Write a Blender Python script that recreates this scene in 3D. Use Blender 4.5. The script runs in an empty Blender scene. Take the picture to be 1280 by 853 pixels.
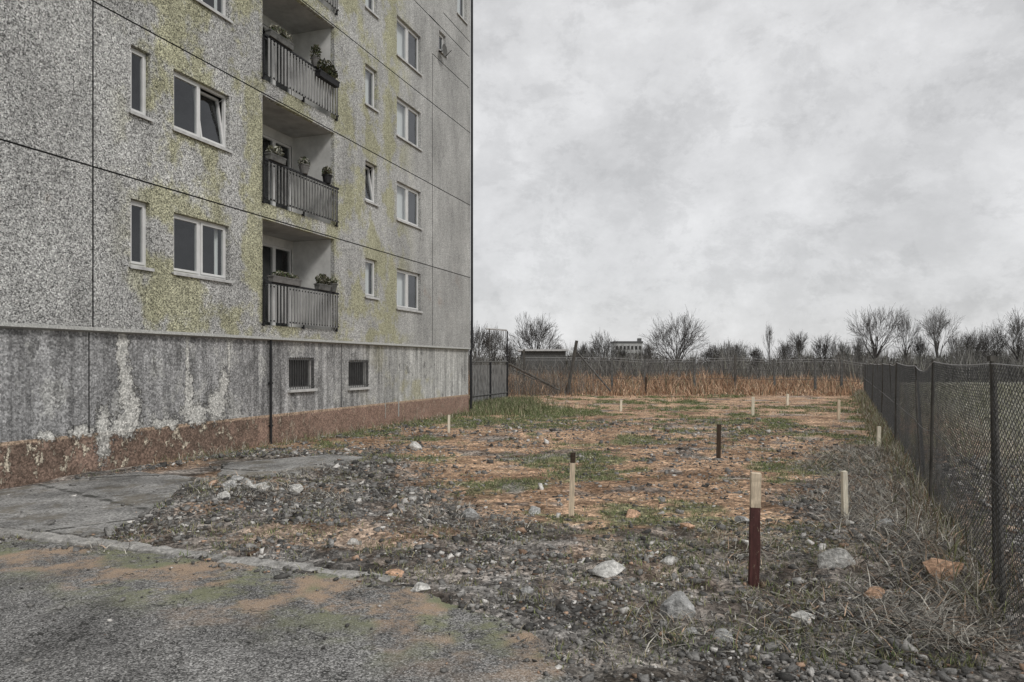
import bpy, math, random
import numpy as np
from mathutils import Vector, Matrix, noise as mn
random.seed(7); RNG = np.random.default_rng(7)
sc = bpy.context.scene
col = sc.collection
H = 1.87            # eye height
F = 900.0           # focal length in photo pixels, horizon at row 455
R = math.radians

def gp(px, py):     # ground point seen at a photo pixel
    Z = F*H/(py-455.0); return ((px-640)/F*Z, Z)
def pz(px, py, Z):  # point at distance Z
    return ((px-640)/F*Z, Z, H+(455-py)/F*Z)

# ------------------------------------------------------------------ materials
class NT:
    def __init__(s, name):
        s.m = bpy.data.materials.new(name); s.m.use_nodes = True
        s.t = s.m.node_tree; s.t.nodes.clear()
        s.out = s.t.nodes.new('ShaderNodeOutputMaterial')
        s.co = s.t.nodes.new('ShaderNodeTexCoord').outputs['Object']
    def n(s, typ, **kw):
        x = s.t.nodes.new('ShaderNode'+typ)
        for k, v in kw.items(): setattr(x, k, v)
        return x
    def put(s, sock, v):
        if hasattr(v, 'is_output') or isinstance(v, bpy.types.NodeSocket): s.t.links.new(v, sock)
        elif v is not None:
            if isinstance(v, (tuple, list)) and len(v) == 3 and sock.type == 'RGBA': v = (*v, 1)
            sock.default_value = v
    def mapv(s, scale=(1,1,1), loc=(0,0,0), src=None):
        x = s.n('Mapping'); s.put(x.inputs[0], src or s.co); x.inputs['Scale'].default_value = scale; x.inputs['Location'].default_value = loc
        return x.outputs[0]
    def noise(s, scale, detail=4, rough=.6, vec=None, dist=0):
        x = s.n('TexNoise'); s.put(x.inputs['Vector'], vec or s.co)
        x.inputs['Scale'].default_value = scale; x.inputs['Detail'].default_value = detail
        x.inputs['Roughness'].default_value = rough; x.inputs['Distortion'].default_value = dist
        return x.outputs['Fac']
    def voro(s, scale, vec=None, feature='F1', out='Distance'):
        x = s.n('TexVoronoi', feature=feature); s.put(x.inputs['Vector'], vec or s.co); x.inputs['Scale'].default_value = scale
        return x.outputs[out]
    def ramp(s, f, stops):
        x = s.n('ValToRGB'); s.put(x.inputs[0], f); e = x.color_ramp.elements
        while len(e) < len(stops): e.new(.5)
        for el, (p, c) in zip(e, stops):
            el.position = p; el.color = (c, c, c, 1) if isinstance(c, (int, float)) else (*c, 1)
        return x.outputs[0]
    def math(s, op, a, b=0.0, c=None):
        x = s.n('Math', operation=op); s.put(x.inputs[0], a); s.put(x.inputs[1], b)
        if c is not None: s.put(x.inputs[2], c)
        return x.outputs[0]
    def mr(s, v, a, b, c=0., d=1.):
        x = s.n('MapRange'); x.interpolation_type = 'SMOOTHSTEP'; s.put(x.inputs[0], v)
        for i, q in enumerate((a, b, c, d)): x.inputs[i+1].default_value = q
        return x.outputs[0]
    def mix(s, f, a, b, mode='MIX'):
        x = s.n('Mix', data_type='RGBA', blend_type=mode); s.put(x.inputs[0], f); s.put(x.inputs[6], a); s.put(x.inputs[7], b)
        return x.outputs[2]
    def sep(s, v=None):
        x = s.n('SeparateXYZ'); s.put(x.inputs[0], v or s.co); return x.outputs
    def bump(s, h, strength=.5, dist=.02):
        x = s.n('Bump'); x.inputs['Strength'].default_value = strength; x.inputs['Distance'].default_value = dist
        s.put(x.inputs['Height'], h); return x.outputs[0]
    def attr(s, name):
        x = s.n('Attribute'); x.attribute_name = name; return x.outputs['Color']
    def fin(s, color, rough=.85, normal=None, metal=0., spec=.3):
        b = s.n('BsdfPrincipled'); s.put(b.inputs['Base Color'], color); s.put(b.inputs['Roughness'], rough)
        b.inputs['Metallic'].default_value = metal; b.inputs['Specular IOR Level'].default_value = spec
        if normal: s.put(b.inputs['Normal'], normal)
        s.t.links.new(b.outputs[0], s.out.inputs[0]); return s.m

def simple(name, c, var=.35, scale=12, rough=.8, metal=0, stretch=(1,1,1), bump=.3):
    k = NT(name); v = k.mapv(stretch)
    f = k.noise(scale, 5, .65, v)
    lo = tuple(x*(1-var) for x in c); hi = tuple(min(1, x*(1+var)) for x in c)
    return k.fin(k.ramp(f, [(.3, lo), (.7, hi)]), rough, k.bump(f, bump, .005), metal)

def facade_mat():
    k = NT('pebbledash_concrete')
    s = k.sep(); u, z = s[0], s[2]
    big = k.noise(.55, 4, .6, k.mapv((1, 1, .6)))
    c = k.ramp(big, [(.32, (.39,.39,.38)), (.68, (.54,.54,.525))])
    # algae / lichen stain, low in each panel and away from the corner
    gm = k.noise(.8, 5, .66, k.mapv((1.0, 1, .9), (3.1, 0, 7.7)))
    gm = k.mr(gm, .45, .55)
    um = k.mr(u, 13.2, 14.4); um2 = k.mr(u, 25.4, 23.6)
    gm = k.math('MULTIPLY', k.math('MULTIPLY', gm, um), um2)
    c = k.mix(k.math('MULTIPLY', gm, .68), c, (.42,.41,.235))
    rm = k.math('MULTIPLY', k.mr(k.noise(.9, 4, .6, k.mapv((1,1,1), (9,2,1))), .63, .72), k.mr(z, 6., 3.5))
    c = k.mix(k.math('MULTIPLY', rm, .4), c, (.38,.28,.21))
    st = k.noise(1, 6, .72, k.mapv((1.5, 1, .45)))
    c = k.mix(1., c, k.ramp(st, [(.3, .74), (.52, 1.), (.75, 1.22)]), 'MULTIPLY')
    pu = k.math('SNAP', k.math('ADD', u, 4.9), 6.0); pz2 = k.math('SNAP', k.math('SUBTRACT', z, 2.44), 2.82)
    pn = k.n('CombineXYZ'); k.put(pn.inputs[0], pu); k.put(pn.inputs[2], pz2)
    wn_ = k.n('TexWhiteNoise'); k.put(wn_.inputs['Vector'], pn.outputs[0])
    c = k.mix(1., c, k.ramp(wn_.outputs['Value'], [(0, .90), (1, 1.08)]), 'MULTIPLY')
    # exposed aggregate
    a1 = k.voro(52, out='Color'); a1 = k.sep(a1)[0]
    a2 = k.noise(48, 2, .8)
    sp = k.ramp(a1, [(0, .16), (.28, .6), (.60, 1.0), (.85, 1.35), (1, 1.8)])
    fade = k.mr(u, 29, 13, .45, 1.)
    sp = k.mix(fade, (1,1,1), sp)
    c = k.mix(1., c, sp, 'MULTIPLY')
    c = k.mix(1., c, k.ramp(a2, [(.3, .62), (.7, 1.4)]), 'MULTIPLY')
    return k.fin(c, .95, k.bump(k.math('ADD', a1, a2), .7, .012), spec=.15)

def absd(k, a, b): return k.math('ABSOLUTE', k.math('SUBTRACT', a, b))
def blob(k, u, z, u0, z0, ru, rz, wob):
    a = k.math('DIVIDE', k.math('SUBTRACT', u, u0), ru); b = k.math('DIVIDE', k.math('SUBTRACT', z, z0), rz)
    d = k.math('SQRT', k.math('ADD', k.math('MULTIPLY', a, a), k.math('MULTIPLY', b, b)))
    d = k.math('ADD', d, wob)
    return k.mr(d, 1.12, .92)

PATCH = [(13.75,2.1,.13,.55),(13.82,1.45,.17,.5),(13.95,1.0,.20,.4),(13.78,.75,.35,.22),(13.35,.62,.16,.5),
         (15.3,2.0,.05,.7),(15.35,1.25,.12,.5),(15.5,.85,.4,.22),(16.15,1.0,.28,.35),(16.35,1.45,.14,.3),(16.5,2.0,.04,.45),
         (14.6,.72,.2,.1),(12.9,.72,.22,.12),(12.3,.70,.16,.1),(14.9,.7,.16,.1)]
def base_mat(plinth):
    k = NT('plinth_paint' if plinth else 'basement_render')
    s = k.sep(); u, z = s[0], s[2]
    n1 = k.noise(5, 6, .7); n2 = k.noise(1, 5, .7, k.mapv((5, 1, .3)))
    wob = k.math('MULTIPLY', k.math('SUBTRACT', k.noise(9, 8, .8), .5), 4.2)
    if plinth:
        c = k.ramp(n1, [(.3, (.12,.088,.07)), (.7, (.23,.165,.13))])
        c = k.mix(k.mr(u, 16, 22), c, k.ramp(n1, [(.3, (.20,.135,.105)), (.7, (.32,.22,.175))]))
        c = k.mix(k.mr(k.noise(1.1, 3, .6, k.mapv((1,1,1),(5,5,5))), .52, .66, 0, .5), c, (.36,.25,.20))
        fl = k.mr(k.noise(4.6, 8, .8, k.mapv((1.3, 1, .8), (2,9,4))), .545, .575)
        fl = k.math('MULTIPLY', fl, k.mr(u, 20, 15, .2, 1.))
        c = k.mix(fl, c, (.56,.50,.40))
        edge = k.mr(k.math('ADD', z, k.math('MULTIPLY', n1, .10)), .655, .685, 0, .8)
        c = k.mix(edge, c, (.45,.34,.25))
        st2 = k.mr(k.noise(1, 4, .6, k.mapv((6, 1, .8), (4,4,4))), .66, .70)
        c = k.mix(k.math('MULTIPLY', st2, .7), c, (.38,.28,.2))
    else:
        c = k.ramp(n1, [(.3, (.20,.20,.20)), (.7, (.32,.32,.32))])
        c = k.mix(k.mr(u, 18, 27), c, k.ramp(n1, [(.3, (.33,.33,.32)), (.7, (.50,.50,.48))]))
        c = k.mix(1., c, k.ramp(n2, [(.32, .5), (.5, 1.), (.68, 1.6)]), 'MULTIPLY')
        gm = k.math('MULTIPLY', k.mr(k.noise(.8, 4, .6, k.mapv((1,1,1), (1,7,2))), .5, .62), k.mr(u, 21, 25))
        c = k.mix(k.math('MULTIPLY', gm, .6), c, (.36,.34,.21))
        c = k.mix(1., c, k.ramp(z, [(0, 1.), (1, 1.)]), 'MULTIPLY')
        fl = k.mr(k.noise(3.5, 6, .75, k.mapv((1.6, 1, .7), (2,1,4))), .645, .675)
        fl = k.math('MULTIPLY', fl, k.mr(z, 1.9, .7, .25, .9))
        pa = k.mr(k.noise(1.15, 8, .72, k.mapv((1.2,1,.75),(6,3,1))), .555, .575); pb = k.mr(k.noise(1.5, 8, .72, k.mapv((1.2,1,.8),(1,8,6))), .58, .60)
        c = k.mix(k.math('MULTIPLY', pa, .55), c, (.44,.44,.42)); c = k.mix(k.math('MULTIPLY', pb, .6), c, (.12,.12,.118))
        c = k.mix(fl, c, (.6,.6,.57))
    m = None
    for (u0, z0, ru, rz) in PATCH:
        b = blob(k, u, z, u0, z0, ru, rz, wob)
        m = b if m is None else k.math('MAXIMUM', m, b)
    pc = k.ramp(k.noise(9, 5, .7), [(.3, (.38,.38,.36)), (.7, (.68,.67,.63))])
    edge_ = k.math('MULTIPLY', m, k.math('SUBTRACT', 1., m)); c = k.mix(k.math('MULTIPLY', m, .9), c, pc); c = k.mix(k.math('MULTIPLY', edge_, 2.6), c, (.06,.055,.05))
    sp = k.ramp(k.sep(k.voro(34, out='Color'))[0], [(0, .5), (.5, 1.), (1, 1.75)])
    c = k.mix(k.mr(u, 28, 14, .35, .8), c, k.mix(1., c, sp, 'MULTIPLY'))
    c = k.mix(1., c, k.ramp(k.noise(40, 3, .8), [(.3, .65), (.7, 1.35)]), 'MULTIPLY')
    return k.fin(c, .9, k.bump(k.math('ADD', k.math('MULTIPLY', n1, .5), k.math('ADD', m, fl)), .9, .03), spec=.15)

def glass_mat():
    k = NT('window_glass')
    lw = k.n('LayerWeight'); lw.inputs[0].default_value = .5
    t = k.n('BsdfTransparent'); t.inputs[0].default_value = (.82,.85,.85,1)
    g = k.n('BsdfGlossy'); g.inputs['Roughness'].default_value = .03; g.inputs[0].default_value = (.8,.82,.85,1)
    bm = k.bump(k.noise(1.6, 2), .12, .06); k.put(g.inputs['Normal'], bm)
    m = k.n('MixShader'); k.put(m.inputs[0], k.math('ADD', k.math('MULTIPLY', k.math('POWER', lw.outputs['Facing'], 3.), .7), .07))
    k.t.links.new(t.outputs[0], m.inputs[1]); k.t.links.new(g.outputs[0], m.inputs[2]); k.t.links.new(m.outputs[0], k.out.inputs[0])
    return k.m

def ground_mat():
    k = NT('waste_ground')
    c = k.attr('Col')
    v = k.voro(22, out='Color'); v1 = k.sep(v)[1]
    n = k.noise(30, 5, .75); n2 = k.noise(5, 6, .7); n3 = k.noise(2.2, 6, .75, k.mapv((.5,1.6,1)))
    c = k.mix(1., c, k.ramp(n, [(.30, .24), (.5, .95), (.72, 1.9)]), 'MULTIPLY'); c = k.mix(1., c, k.ramp(n3, [(.34, .5), (.5, 1.), (.66, 1.4)]), 'MULTIPLY')
    c = k.mix(1., c, k.ramp(n2, [(.3, .6), (.7, 1.4)]), 'MULTIPLY')
    c = k.mix(.8, c, k.mix(1., c, k.ramp(v1, [(0, .45), (.6, 1.), (1, 1.9)]), 'MULTIPLY'))
    return k.fin(c, .95, k.bump(k.math('ADD', n, k.math('MULTIPLY', v1, .4)), .9, .03), spec=.12)

def asphalt_mat():
    k = NT('worn_asphalt')
    n = k.noise(95, 3, .8); v = k.sep(k.voro(95, out='Color'))[0]; big = k.noise(.9, 5, .65)
    c = k.ramp(big, [(.3, (.16,.158,.154)), (.7, (.285,.28,.27))])
    c = k.mix(1., c, k.ramp(v, [(0, .2), (.5, .85), (.85, 1.5), (1, 2.3)]), 'MULTIPLY')
    c = k.mix(1., c, k.ramp(n, [(.3, .5), (.7, 1.5)]), 'MULTIPLY')
    s = k.sep()
    # washed-in sand and moss along the ragged edge by the rubble
    band = k.math('ADD', s[1], k.math('MULTIPLY', s[0], .42))        # about 5.6 along the kerb
    e = k.mr(k.math('ADD', band, k.math('MULTIPLY', big, 1.6)), 4.7, 5.7)
    gr = k.math('MULTIPLY', k.math('MULTIPLY', e, .9), k.mr(k.math('ADD', k.noise(2.2, 8, .75), k.math('MULTIPLY', k.math('SUBTRACT', n, .5), .25)), .42, .60))
    st_ = k.noise(1.7, 6, .7, k.mapv((1,.6,1),(8,1,0))); c = k.mix(1., c, k.ramp(st_, [(.35,.62),(.5,1.),(.65,1.22)]), 'MULTIPLY')
    dirt = k.mix(k.mr(k.noise(1.0, 3, .5, k.mapv((1,1,1),(3,3,0))), .48, .56), (.24,.25,.15), (.42,.31,.22))
    dirt = k.mix(1., dirt, k.ramp(n, [(.3, .5), (.7, 1.6)]), 'MULTIPLY')
    c = k.mix(gr, c, dirt)
    for sc_, lo_ in ((.55,(3,1,0)),(.9,(9,4,0))):
        ck = k.mr(absd(k, k.noise(sc_, 6, .55, k.mapv((1,1,1),lo_)), .5), .0026, .0012); ck = k.math('MULTIPLY', ck, k.mr(k.noise(1.3, 2, .5), .46, .56)); c = k.mix(k.math('MULTIPLY', ck, .85), c, (.03,.03,.028))
    return k.fin(c, .9, k.bump(k.math('ADD', v, n), .7, .008), spec=.2)

def concrete_mat():
    k = NT('old_path_concrete')
    n = k.noise(45, 4, .8); big = k.noise(1.6, 6, .7); v = k.sep(k.voro(45, out='Color'))[0]
    c = k.ramp(big, [(.3, (.19,.188,.18)), (.5, (.27,.265,.255)), (.72, (.38,.375,.36))])
    c = k.mix(1., c, k.ramp(n, [(.3, .6), (.7, 1.4)]), 'MULTIPLY')
    c = k.mix(1., c, k.ramp(v, [(0, .6), (1, 1.45)]), 'MULTIPLY')
    cr = k.voro(.26, k.mapv((1,1,1),(4,3,0)), 'DISTANCE_TO_EDGE')
    cr = k.mr(k.math('ADD', cr, k.math('MULTIPLY', k.noise(5, 4, .7), .05)), .034, .026)
    c = k.mix(k.math('MULTIPLY', cr, .8), c, (.03,.03,.025))
    mud = k.mr(k.math('ADD', k.noise(1.1, 9, .75, k.mapv((1,1,1),(4,7,0))), k.math('MULTIPLY', k.math('SUBTRACT', n, .5), .2)), .52, .60)
    c = k.mix(k.math('MULTIPLY', mud, .65), c, (.17,.15,.115))
    c = k.mix(1., c, k.ramp(k.noise(.8, 8, .75, k.mapv((1,1,1),(1,2,9))), [(.36,.55),(.5,1.),(.64,1.35)]), 'MULTIPLY')
    return k.fin(c, .9, k.bump(k.math('ADD', n, big), .6, .012), spec=.2)

def attr_mat(name, rough=.9, sc_=25):
    k = NT(name); c = k.attr('Col')
    c = k.mix(1., c, k.ramp(k.noise(sc_, 3, .7), [(.3, .6), (.7, 1.4)]), 'MULTIPLY')
    return k.fin(c, rough, spec=.12)

def stone_mat(name, c):
    k = NT(name); n = k.noise(9, 6, .75); v = k.noise(40, 4, .8)
    a = k.ramp(n, [(.3, tuple(x*.45 for x in c)), (.5, c), (.7, tuple(min(1,x*1.6) for x in c))])
    a = k.mix(1., a, k.ramp(v, [(.3, .6), (.7, 1.4)]), 'MULTIPLY')
    return k.fin(a, .95, k.bump(k.math('ADD', n, v), .8, .02), spec=.1)

M = {}
M['facade'] = facade_mat(); M['base'] = base_mat(False); M['plinth'] = base_mat(True); M['glass'] = glass_mat()
M['ground'] = ground_mat(); M['asphalt'] = asphalt_mat(); M['concrete'] = concrete_mat()
M['seam'] = simple('joint_sealant', (.022,.022,.022)); M['filler'] = simple('joint_filler', (.36,.36,.34), .5, 6, stretch=(8,8,1))
M['white'] = simple('white_plastic', (.68,.68,.67), .08, 4, .4); M['sill'] = simple('sill_metal', (.5,.5,.49), .25, 6, .5)
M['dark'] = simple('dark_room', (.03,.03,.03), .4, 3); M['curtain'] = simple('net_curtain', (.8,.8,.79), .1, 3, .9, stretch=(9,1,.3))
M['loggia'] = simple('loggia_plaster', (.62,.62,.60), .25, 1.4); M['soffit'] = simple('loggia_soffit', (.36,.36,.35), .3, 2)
M['slat'] = simple('pale_slats', (.27,.27,.265), .45, 3, .7, stretch=(1,1,.4)); M['slat_dark'] = simple('weathered_slats', (.15,.15,.145), .45, 5, .7)
M['iron'] = simple('dark_iron', (.028,.028,.03), .4, 20, .6, .3); M['pipe'] = simple('pipe_metal', (.03,.031,.033), .4, 6, .55, .3)
M['galv'] = simple('galvanised_wire', (.10,.10,.10), .4, 10, .5, .5); M['wirelight'] = simple('bare_wire', (.32,.32,.32), .2, 10, .5, .3)
M['postc'] = simple('weathered_post', (.085,.08,.072), .5, 9, .8, stretch=(1,1,.4)); M['postg'] = simple('grey_post', (.11,.11,.105), .5, 8, .8)
M['bark'] = simple('bare_bark', (.075,.07,.066), .4, 4, .95); M['bark2'] = simple('grey_bark', (.12,.115,.11), .4, 4, .95)
M['wood'] = simple('fresh_pine', (.66,.55,.41), .35, 9, .8, stretch=(6,6,.6)); M['woodpale'] = simple('pale_lath', (.74,.68,.55), .3, 9, .8, stretch=(6,6,.6))
M['woodred'] = simple('red_brown_paint', (.075,.030,.030), .5, 9, .7, stretch=(5,5,.7)); M['wooddark'] = simple('dark_stained_wood', (.06,.042,.03), .5, 9, .8, stretch=(5,5,.7))
def chipped():
    k = NT('chipped_red_paint'); v = k.mapv((5,5,.8))
    a = k.ramp(k.noise(9,5,.7,v), [(.3,(.05,.022,.02)),(.7,(.13,.055,.05))]); b = k.ramp(k.noise(12,5,.7,v), [(.3,(.18,.13,.09)),(.7,(.42,.33,.24))])
    f = k.mr(k.noise(22,8,.8,k.mapv((1.6,1.6,.5))), .60, .63)
    return k.fin(k.mix(f, a, b), .75, k.bump(f, .4, .003))
M['woodred'] = chipped()
M['grey'] = stone_mat('grey_stone', (.40,.40,.39)); M['pale'] = stone_mat('pale_stone', (.60,.59,.56)); M['orange'] = stone_mat('brick_rubble', (.58,.38,.26))
M['kerb'] = stone_mat('kerb_concrete', (.40,.39,.37)); M['veg'] = attr_mat('plant_matter'); M['gravel'] = attr_mat('gravel_stone', .95, 60)
M['board'] = simple('sheet_fence', (.17,.17,.165), .6, 3, .8, stretch=(3,3,1)); M['bwall'] = simple('pale_render', (.45,.45,.44), .12, 1)
M['broof'] = simple('flat_roofing', (.12,.12,.12), .3, 2); M['terra'] = simple('plastic_trough', (.16,.155,.15), .3, 8); M['leaf'] = attr_mat('balcony_leaves')

# ------------------------------------------------------------------ mesh helpers
def tag(o, label=None, cat=None, group=None, kind=None):
    if label: o['label'] = label
    if cat: o['category'] = cat
    if group: o['group'] = group
    if kind: o['kind'] = kind
    return o
def empty(name, loc=(0,0,0), rz=0.):
    o = bpy.data.objects.new(name, None); col.objects.link(o); o.location = loc; o.rotation_euler = (0,0,rz); o.empty_display_size = .3
    return o
class MB:
    def __init__(s): s.v = []; s.f = []; s.mi = []
    def quad(s, a, b, c, d, mi=0):
        n = len(s.v); s.v += [a, b, c, d]; s.f.append((n, n+1, n+2, n+3)); s.mi.append(mi); return s
    def box(s, x0, x1, y0, y1, z0, z1, mi=0, M4=None):
        n = len(s.v); p = [(x,y,z) for z in (z0,z1) for y in (y0,y1) for x in (x0,x1)]
        if M4: p = [tuple(M4 @ Vector(q)) for q in p]
        s.v += p
        for f in ((0,2,3,1),(4,5,7,6),(0,1,5,4),(2,6,7,3),(0,4,6,2),(1,3,7,5)):
            s.f.append(tuple(n+i for i in f)); s.mi.append(mi)
        return s
    def tube(s, pts, r, sides=8, mi=0, cap=True):
        rs = r if isinstance(r, (list, tuple)) else [r]*len(pts); base = len(s.v); P = [Vector(p) for p in pts]
        for i, p in enumerate(P):
            d = (P[min(i+1, len(P)-1)] - P[max(i-1, 0)]).normalized()
            a = d.cross(Vector((0,0,1)) if abs(d.z) < .9 else Vector((1,0,0))).normalized(); b = d.cross(a)
            for k in range(sides):
                t = 2*math.pi*k/sides; s.v.append(tuple(p + (a*math.cos(t) + b*math.sin(t))*rs[i]))
        for i in range(len(P)-1):
            for k in range(sides):
                k2 = (k+1) % sides
                s.f.append((base+i*sides+k, base+i*sides+k2, base+(i+1)*sides+k2, base+(i+1)*sides+k)); s.mi.append(mi)
        if cap:
            s.f.append(tuple(base+k for k in range(sides))[::-1]); s.f.append(tuple(base+(len(P)-1)*sides+k for k in range(sides))); s.mi += [mi, mi]
        return s
    def build(s, name, mats, parent=None, smooth=False, bevel=0):
        me = bpy.data.meshes.new(name); me.from_pydata(s.v, [], s.f)
        for m in (mats if isinstance(mats, (list, tuple)) else [mats]): me.materials.append(m)
        if any(s.mi): me.polygons.foreach_set('material_index', s.mi)
        if smooth: me.polygons.foreach_set('use_smooth', [True]*len(s.f))
        me.update(); o = bpy.data.objects.new(name, me); col.objects.link(o)
        if parent: o.parent = parent
        if bevel:
            b = o.modifiers.new('bevel', 'BEVEL'); b.width = bevel; b.segments = 2
        return o
def npmesh(name, V, Fc, mat, colors=None, parent=None, n=None):
    """V (N,3), Fc (M,k) arrays; colors (N,3) per vertex"""
    V = np.asarray(V, np.float32); Fc = np.asarray(Fc, np.int32); k = Fc.shape[1]
    me = bpy.data.meshes.new(name); me.vertices.add(len(V)); me.vertices.foreach_set('co', V.ravel())
    me.loops.add(Fc.size); me.loops.foreach_set('vertex_index', Fc.ravel())
    me.polygons.add(len(Fc)); me.polygons.foreach_set('loop_start', np.arange(0, Fc.size, k, dtype=np.int32))
    if colors is not None:
        ca = me.color_attributes.new('Col', 'FLOAT_COLOR', 'POINT')
        ca.data.foreach_set('color', np.hstack([colors, np.ones((len(V),1))]).astype(np.float32).ravel())
    me.materials.append(mat); me.update(calc_edges=True); me.validate()
    o = bpy.data.objects.new(name, me); col.objects.link(o)
    if parent: o.parent = parent
    return o

# ------------------------------------------------------------------ APARTMENT BLOCK
# local frame: x along the facade, y into the building, z up
AX = math.atan2(.9445, .3285)
blk = empty('apartment_block', (-11.47, 0, 0), AX)
tag(blk, 'grey prefabricated concrete apartment block with pebbledash panels, recessed balconies and peeling brown plinth', 'apartment building')
def b2w(u, y, z):
    return (-11.47 + u*.3285 - y*.9445, u*.9445 + y*.3285, z)
U0, U1, ZT = -9.0, 29.95, 19.4
JZ = [2.44, 5.25, 8.09, 10.93, 13.86, 16.7]
LU0, LU1 = 17.49, 20.43

def relief(rects, grooves, u0, u1, z0, z1, y0, name, mat):
    """front sheet with openings (rect with depth) and recessed joints; rect=(ua,ub,za,zb,depth,back?)"""
    us = {u0, u1}; zs = {z0, z1}
    for r in rects+grooves:
        for q in r[:2]: us.add(min(max(q,u0),u1))
        for q in r[2:4]: zs.add(min(max(q,z0),z1))
    us = sorted(us); zs = sorted(zs); D = {}
    for i in range(len(us)-1):
        for j in range(len(zs)-1):
            cu = (us[i]+us[i+1])/2; cz = (zs[j]+zs[j+1])/2; d = (0, True)
            for r in grooves:
                if r[0] < cu < r[1] and r[2] < cz < r[3]: d = (r[4], True)
            for r in rects:
                if r[0] < cu < r[1] and r[2] < cz < r[3]: d = (r[4], False)
            D[i,j] = d
    m = MB(); dark = 1
    for (i,j),(d,back) in D.items():
        a, b, c, e = us[i], us[i+1], zs[j], zs[j+1]
        if back: m.quad((a,y0+d,c),(b,y0+d,c),(b,y0+d,e),(a,y0+d,e), 1 if d > .02 else 0)
        if (i+1,j) in D and abs(D[i+1,j][0]-d) > 1e-4:
            d2 = D[i+1,j][0]; mi = 1 if max(d,d2) < .05 else 0
            m.quad((b,y0+d,c),(b,y0+d2,c),(b,y0+d2,e),(b,y0+d,e), mi)
        if (i,j+1) in D and abs(D[i,j+1][0]-d) > 1e-4:
            d2 = D[i,j+1][0]; mi = 1 if max(d,d2) < .05 else 0
            m.quad((a,y0+d,e),(b,y0+d,e),(b,y0+d2,e),(a,y0+d2,e), mi)
    return m.build(name, [mat, M['seam']], blk)

# openings: (u0,u1,z0,z1,kind)
WIN = []
for k, dz in enumerate((0, 2.80, 5.6, 8.4)):
    WIN.append((13.84, 14.28, 3.66+dz, 4.88+dz, 'narrow'))
    WIN.append((14.85, 16.41, 3.66+dz, 4.83+dz, 'double_tilt' if k == 1 else 'double'))
for k, (a, b) in enumerate(((3.83,4.94),(6.60,7.76),(9.40,10.57),(12.2,13.3),(15.0,16.1))):
    WIN.append((22.02, 22.70, a, b, 'small_tilt' if k == 1 else 'small'))
for k, (a, b) in enumerate(((3.63,4.88),(6.42,7.63),(9.06,10.29),(11.58,12.84),(14.8,16.0))):
    WIN.append((23.92, 25.60, a, b, 'curtained'))
WIN.append((27.05, 27.62, 13.02, 13.72, 'vent')); WIN.append((28.65, 29.55, 15.06, 16.3, 'small'))
for s0 in (6.2, 8.6):
    for k in range(4): WIN.append((s0, s0+1.5, 3.66+2.8*k, 4.85+2.8*k, 'double'))
LOG = [(LU0, LU1, JZ[k]+.33, JZ[k+1]-.04) for k in range(4)]
g = .014
GR = [(U0, U1, z-g, z+g, .03) for z in JZ[1:4]] + [(U0, 27.0, JZ[4]-g, JZ[4]+g, .03), (U0, U1, JZ[5]-g, JZ[5]+g, .03)]
GR += [(26.5, 29.8, 12.65-g, 12.65+g, .03), (26.2, 29.8, 13.88-g, 13.88+g, .03), (27.4, 29.95, 14.49-g, 14.49+g, .03)]
GR += [(u-g, u+g, 2.44, ZT, .03) for u in (1.06, 7.06, 13.06)] + [(26.5-g, 26.5+g, 2.44, 12.65, .03)]
relief([(a,b,c,d,.17) for a,b,c,d,_ in WIN] + [(a,b,c,d,.12) for a,b,c,d in LOG], GR, U0, U1, JZ[0]+.06, ZT, 0, 'wall', M['facade'])
# rest of the shell
m = MB()
m.quad((U1,0,JZ[0]),(U1,11,JZ[0]),(U1,11,ZT),(U1,0,ZT)).quad((U0,0,JZ[0]),(U0,0,ZT),(U0,11,ZT),(U0,11,JZ[0]))
m.quad((U0,11,-.3),(U0,11,ZT),(U1,11,ZT),(U1,11,-.3))
m.quad((U1,.1,-.3),(U1,11,-.3),(U1,11,JZ[0]),(U1,.1,JZ[0]))
m.build('end_wall', M['facade'], blk)
MB().box(U0-.1, U1+.1, -.12, 11.1, ZT, ZT+.25).build('roof', M['broof'], blk)
# slanting drip lip under the panels
m = MB()
m.quad((U0,0,2.50),(U1,0,2.50),(U1,-.035,2.44),(U0,-.035,2.44)); m.quad((U0,-.035,2.44),(U1,-.035,2.44),(U1,.10,2.41),(U0,.10,2.41))
m.build('drip_ledge', M['filler'], blk)
CW = [(18.59,19.60,1.24,2.02),(21.27,22.30,1.20,1.97)]
relief([(a,b,c,d,.14) for a,b,c,d in CW], [(u-.012,u+.012,.66,2.44,.03) for u in (13.06,20.9,26.5)], U0, U1, .66, 2.44, .09, 'basement_wall', M['base'])
m = MB(); m.quad((U0,.065,-.3),(U1,.065,-.3),(U1,.065,.67),(U0,.065,.67)); m.quad((U0,.065,.67),(U1,.065,.67),(U1,.12,.68),(U0,.12,.68))
m.quad((U1+.0,.065,-.3),(U1,11,-.3),(U1,11,.67),(U1,.065,.67)); m.build('plinth', M['plinth'], blk)
for u in (23.3, 24.15):
    m = MB(); z = 2.40
    while z > .25:
        w = random.uniform(.012, .045); du = random.uniform(-.015,.015); z2 = max(z-random.uniform(.15,.4), .2)
        m.quad((u+du-w,.084 if z2 > .68 else .058,z2),(u+du+w,.084 if z2 > .68 else .058,z2),(u+w,.084 if z > .68 else .058,z),(u-w,.084 if z > .68 else .058,z)); z = z2
    m.build('joint_filler', M['filler'], blk)
# pipes
MB().tube([(17.83,.03,2.42),(17.83,.03,-.05)], .03, 8).box(17.78,17.88,-.0,.08,1.4,1.44).box(17.78,17.88,-.0,.08,.4,.44).build('downpipe', M['pipe'], blk)
MB().tube([(29.98,-.05,19.3),(29.98,-.05,2.5),(29.98,-.0,2.3),(29.98,-.0,.1)], .05, 8).build('downpipe', M['pipe'], blk)

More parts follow.
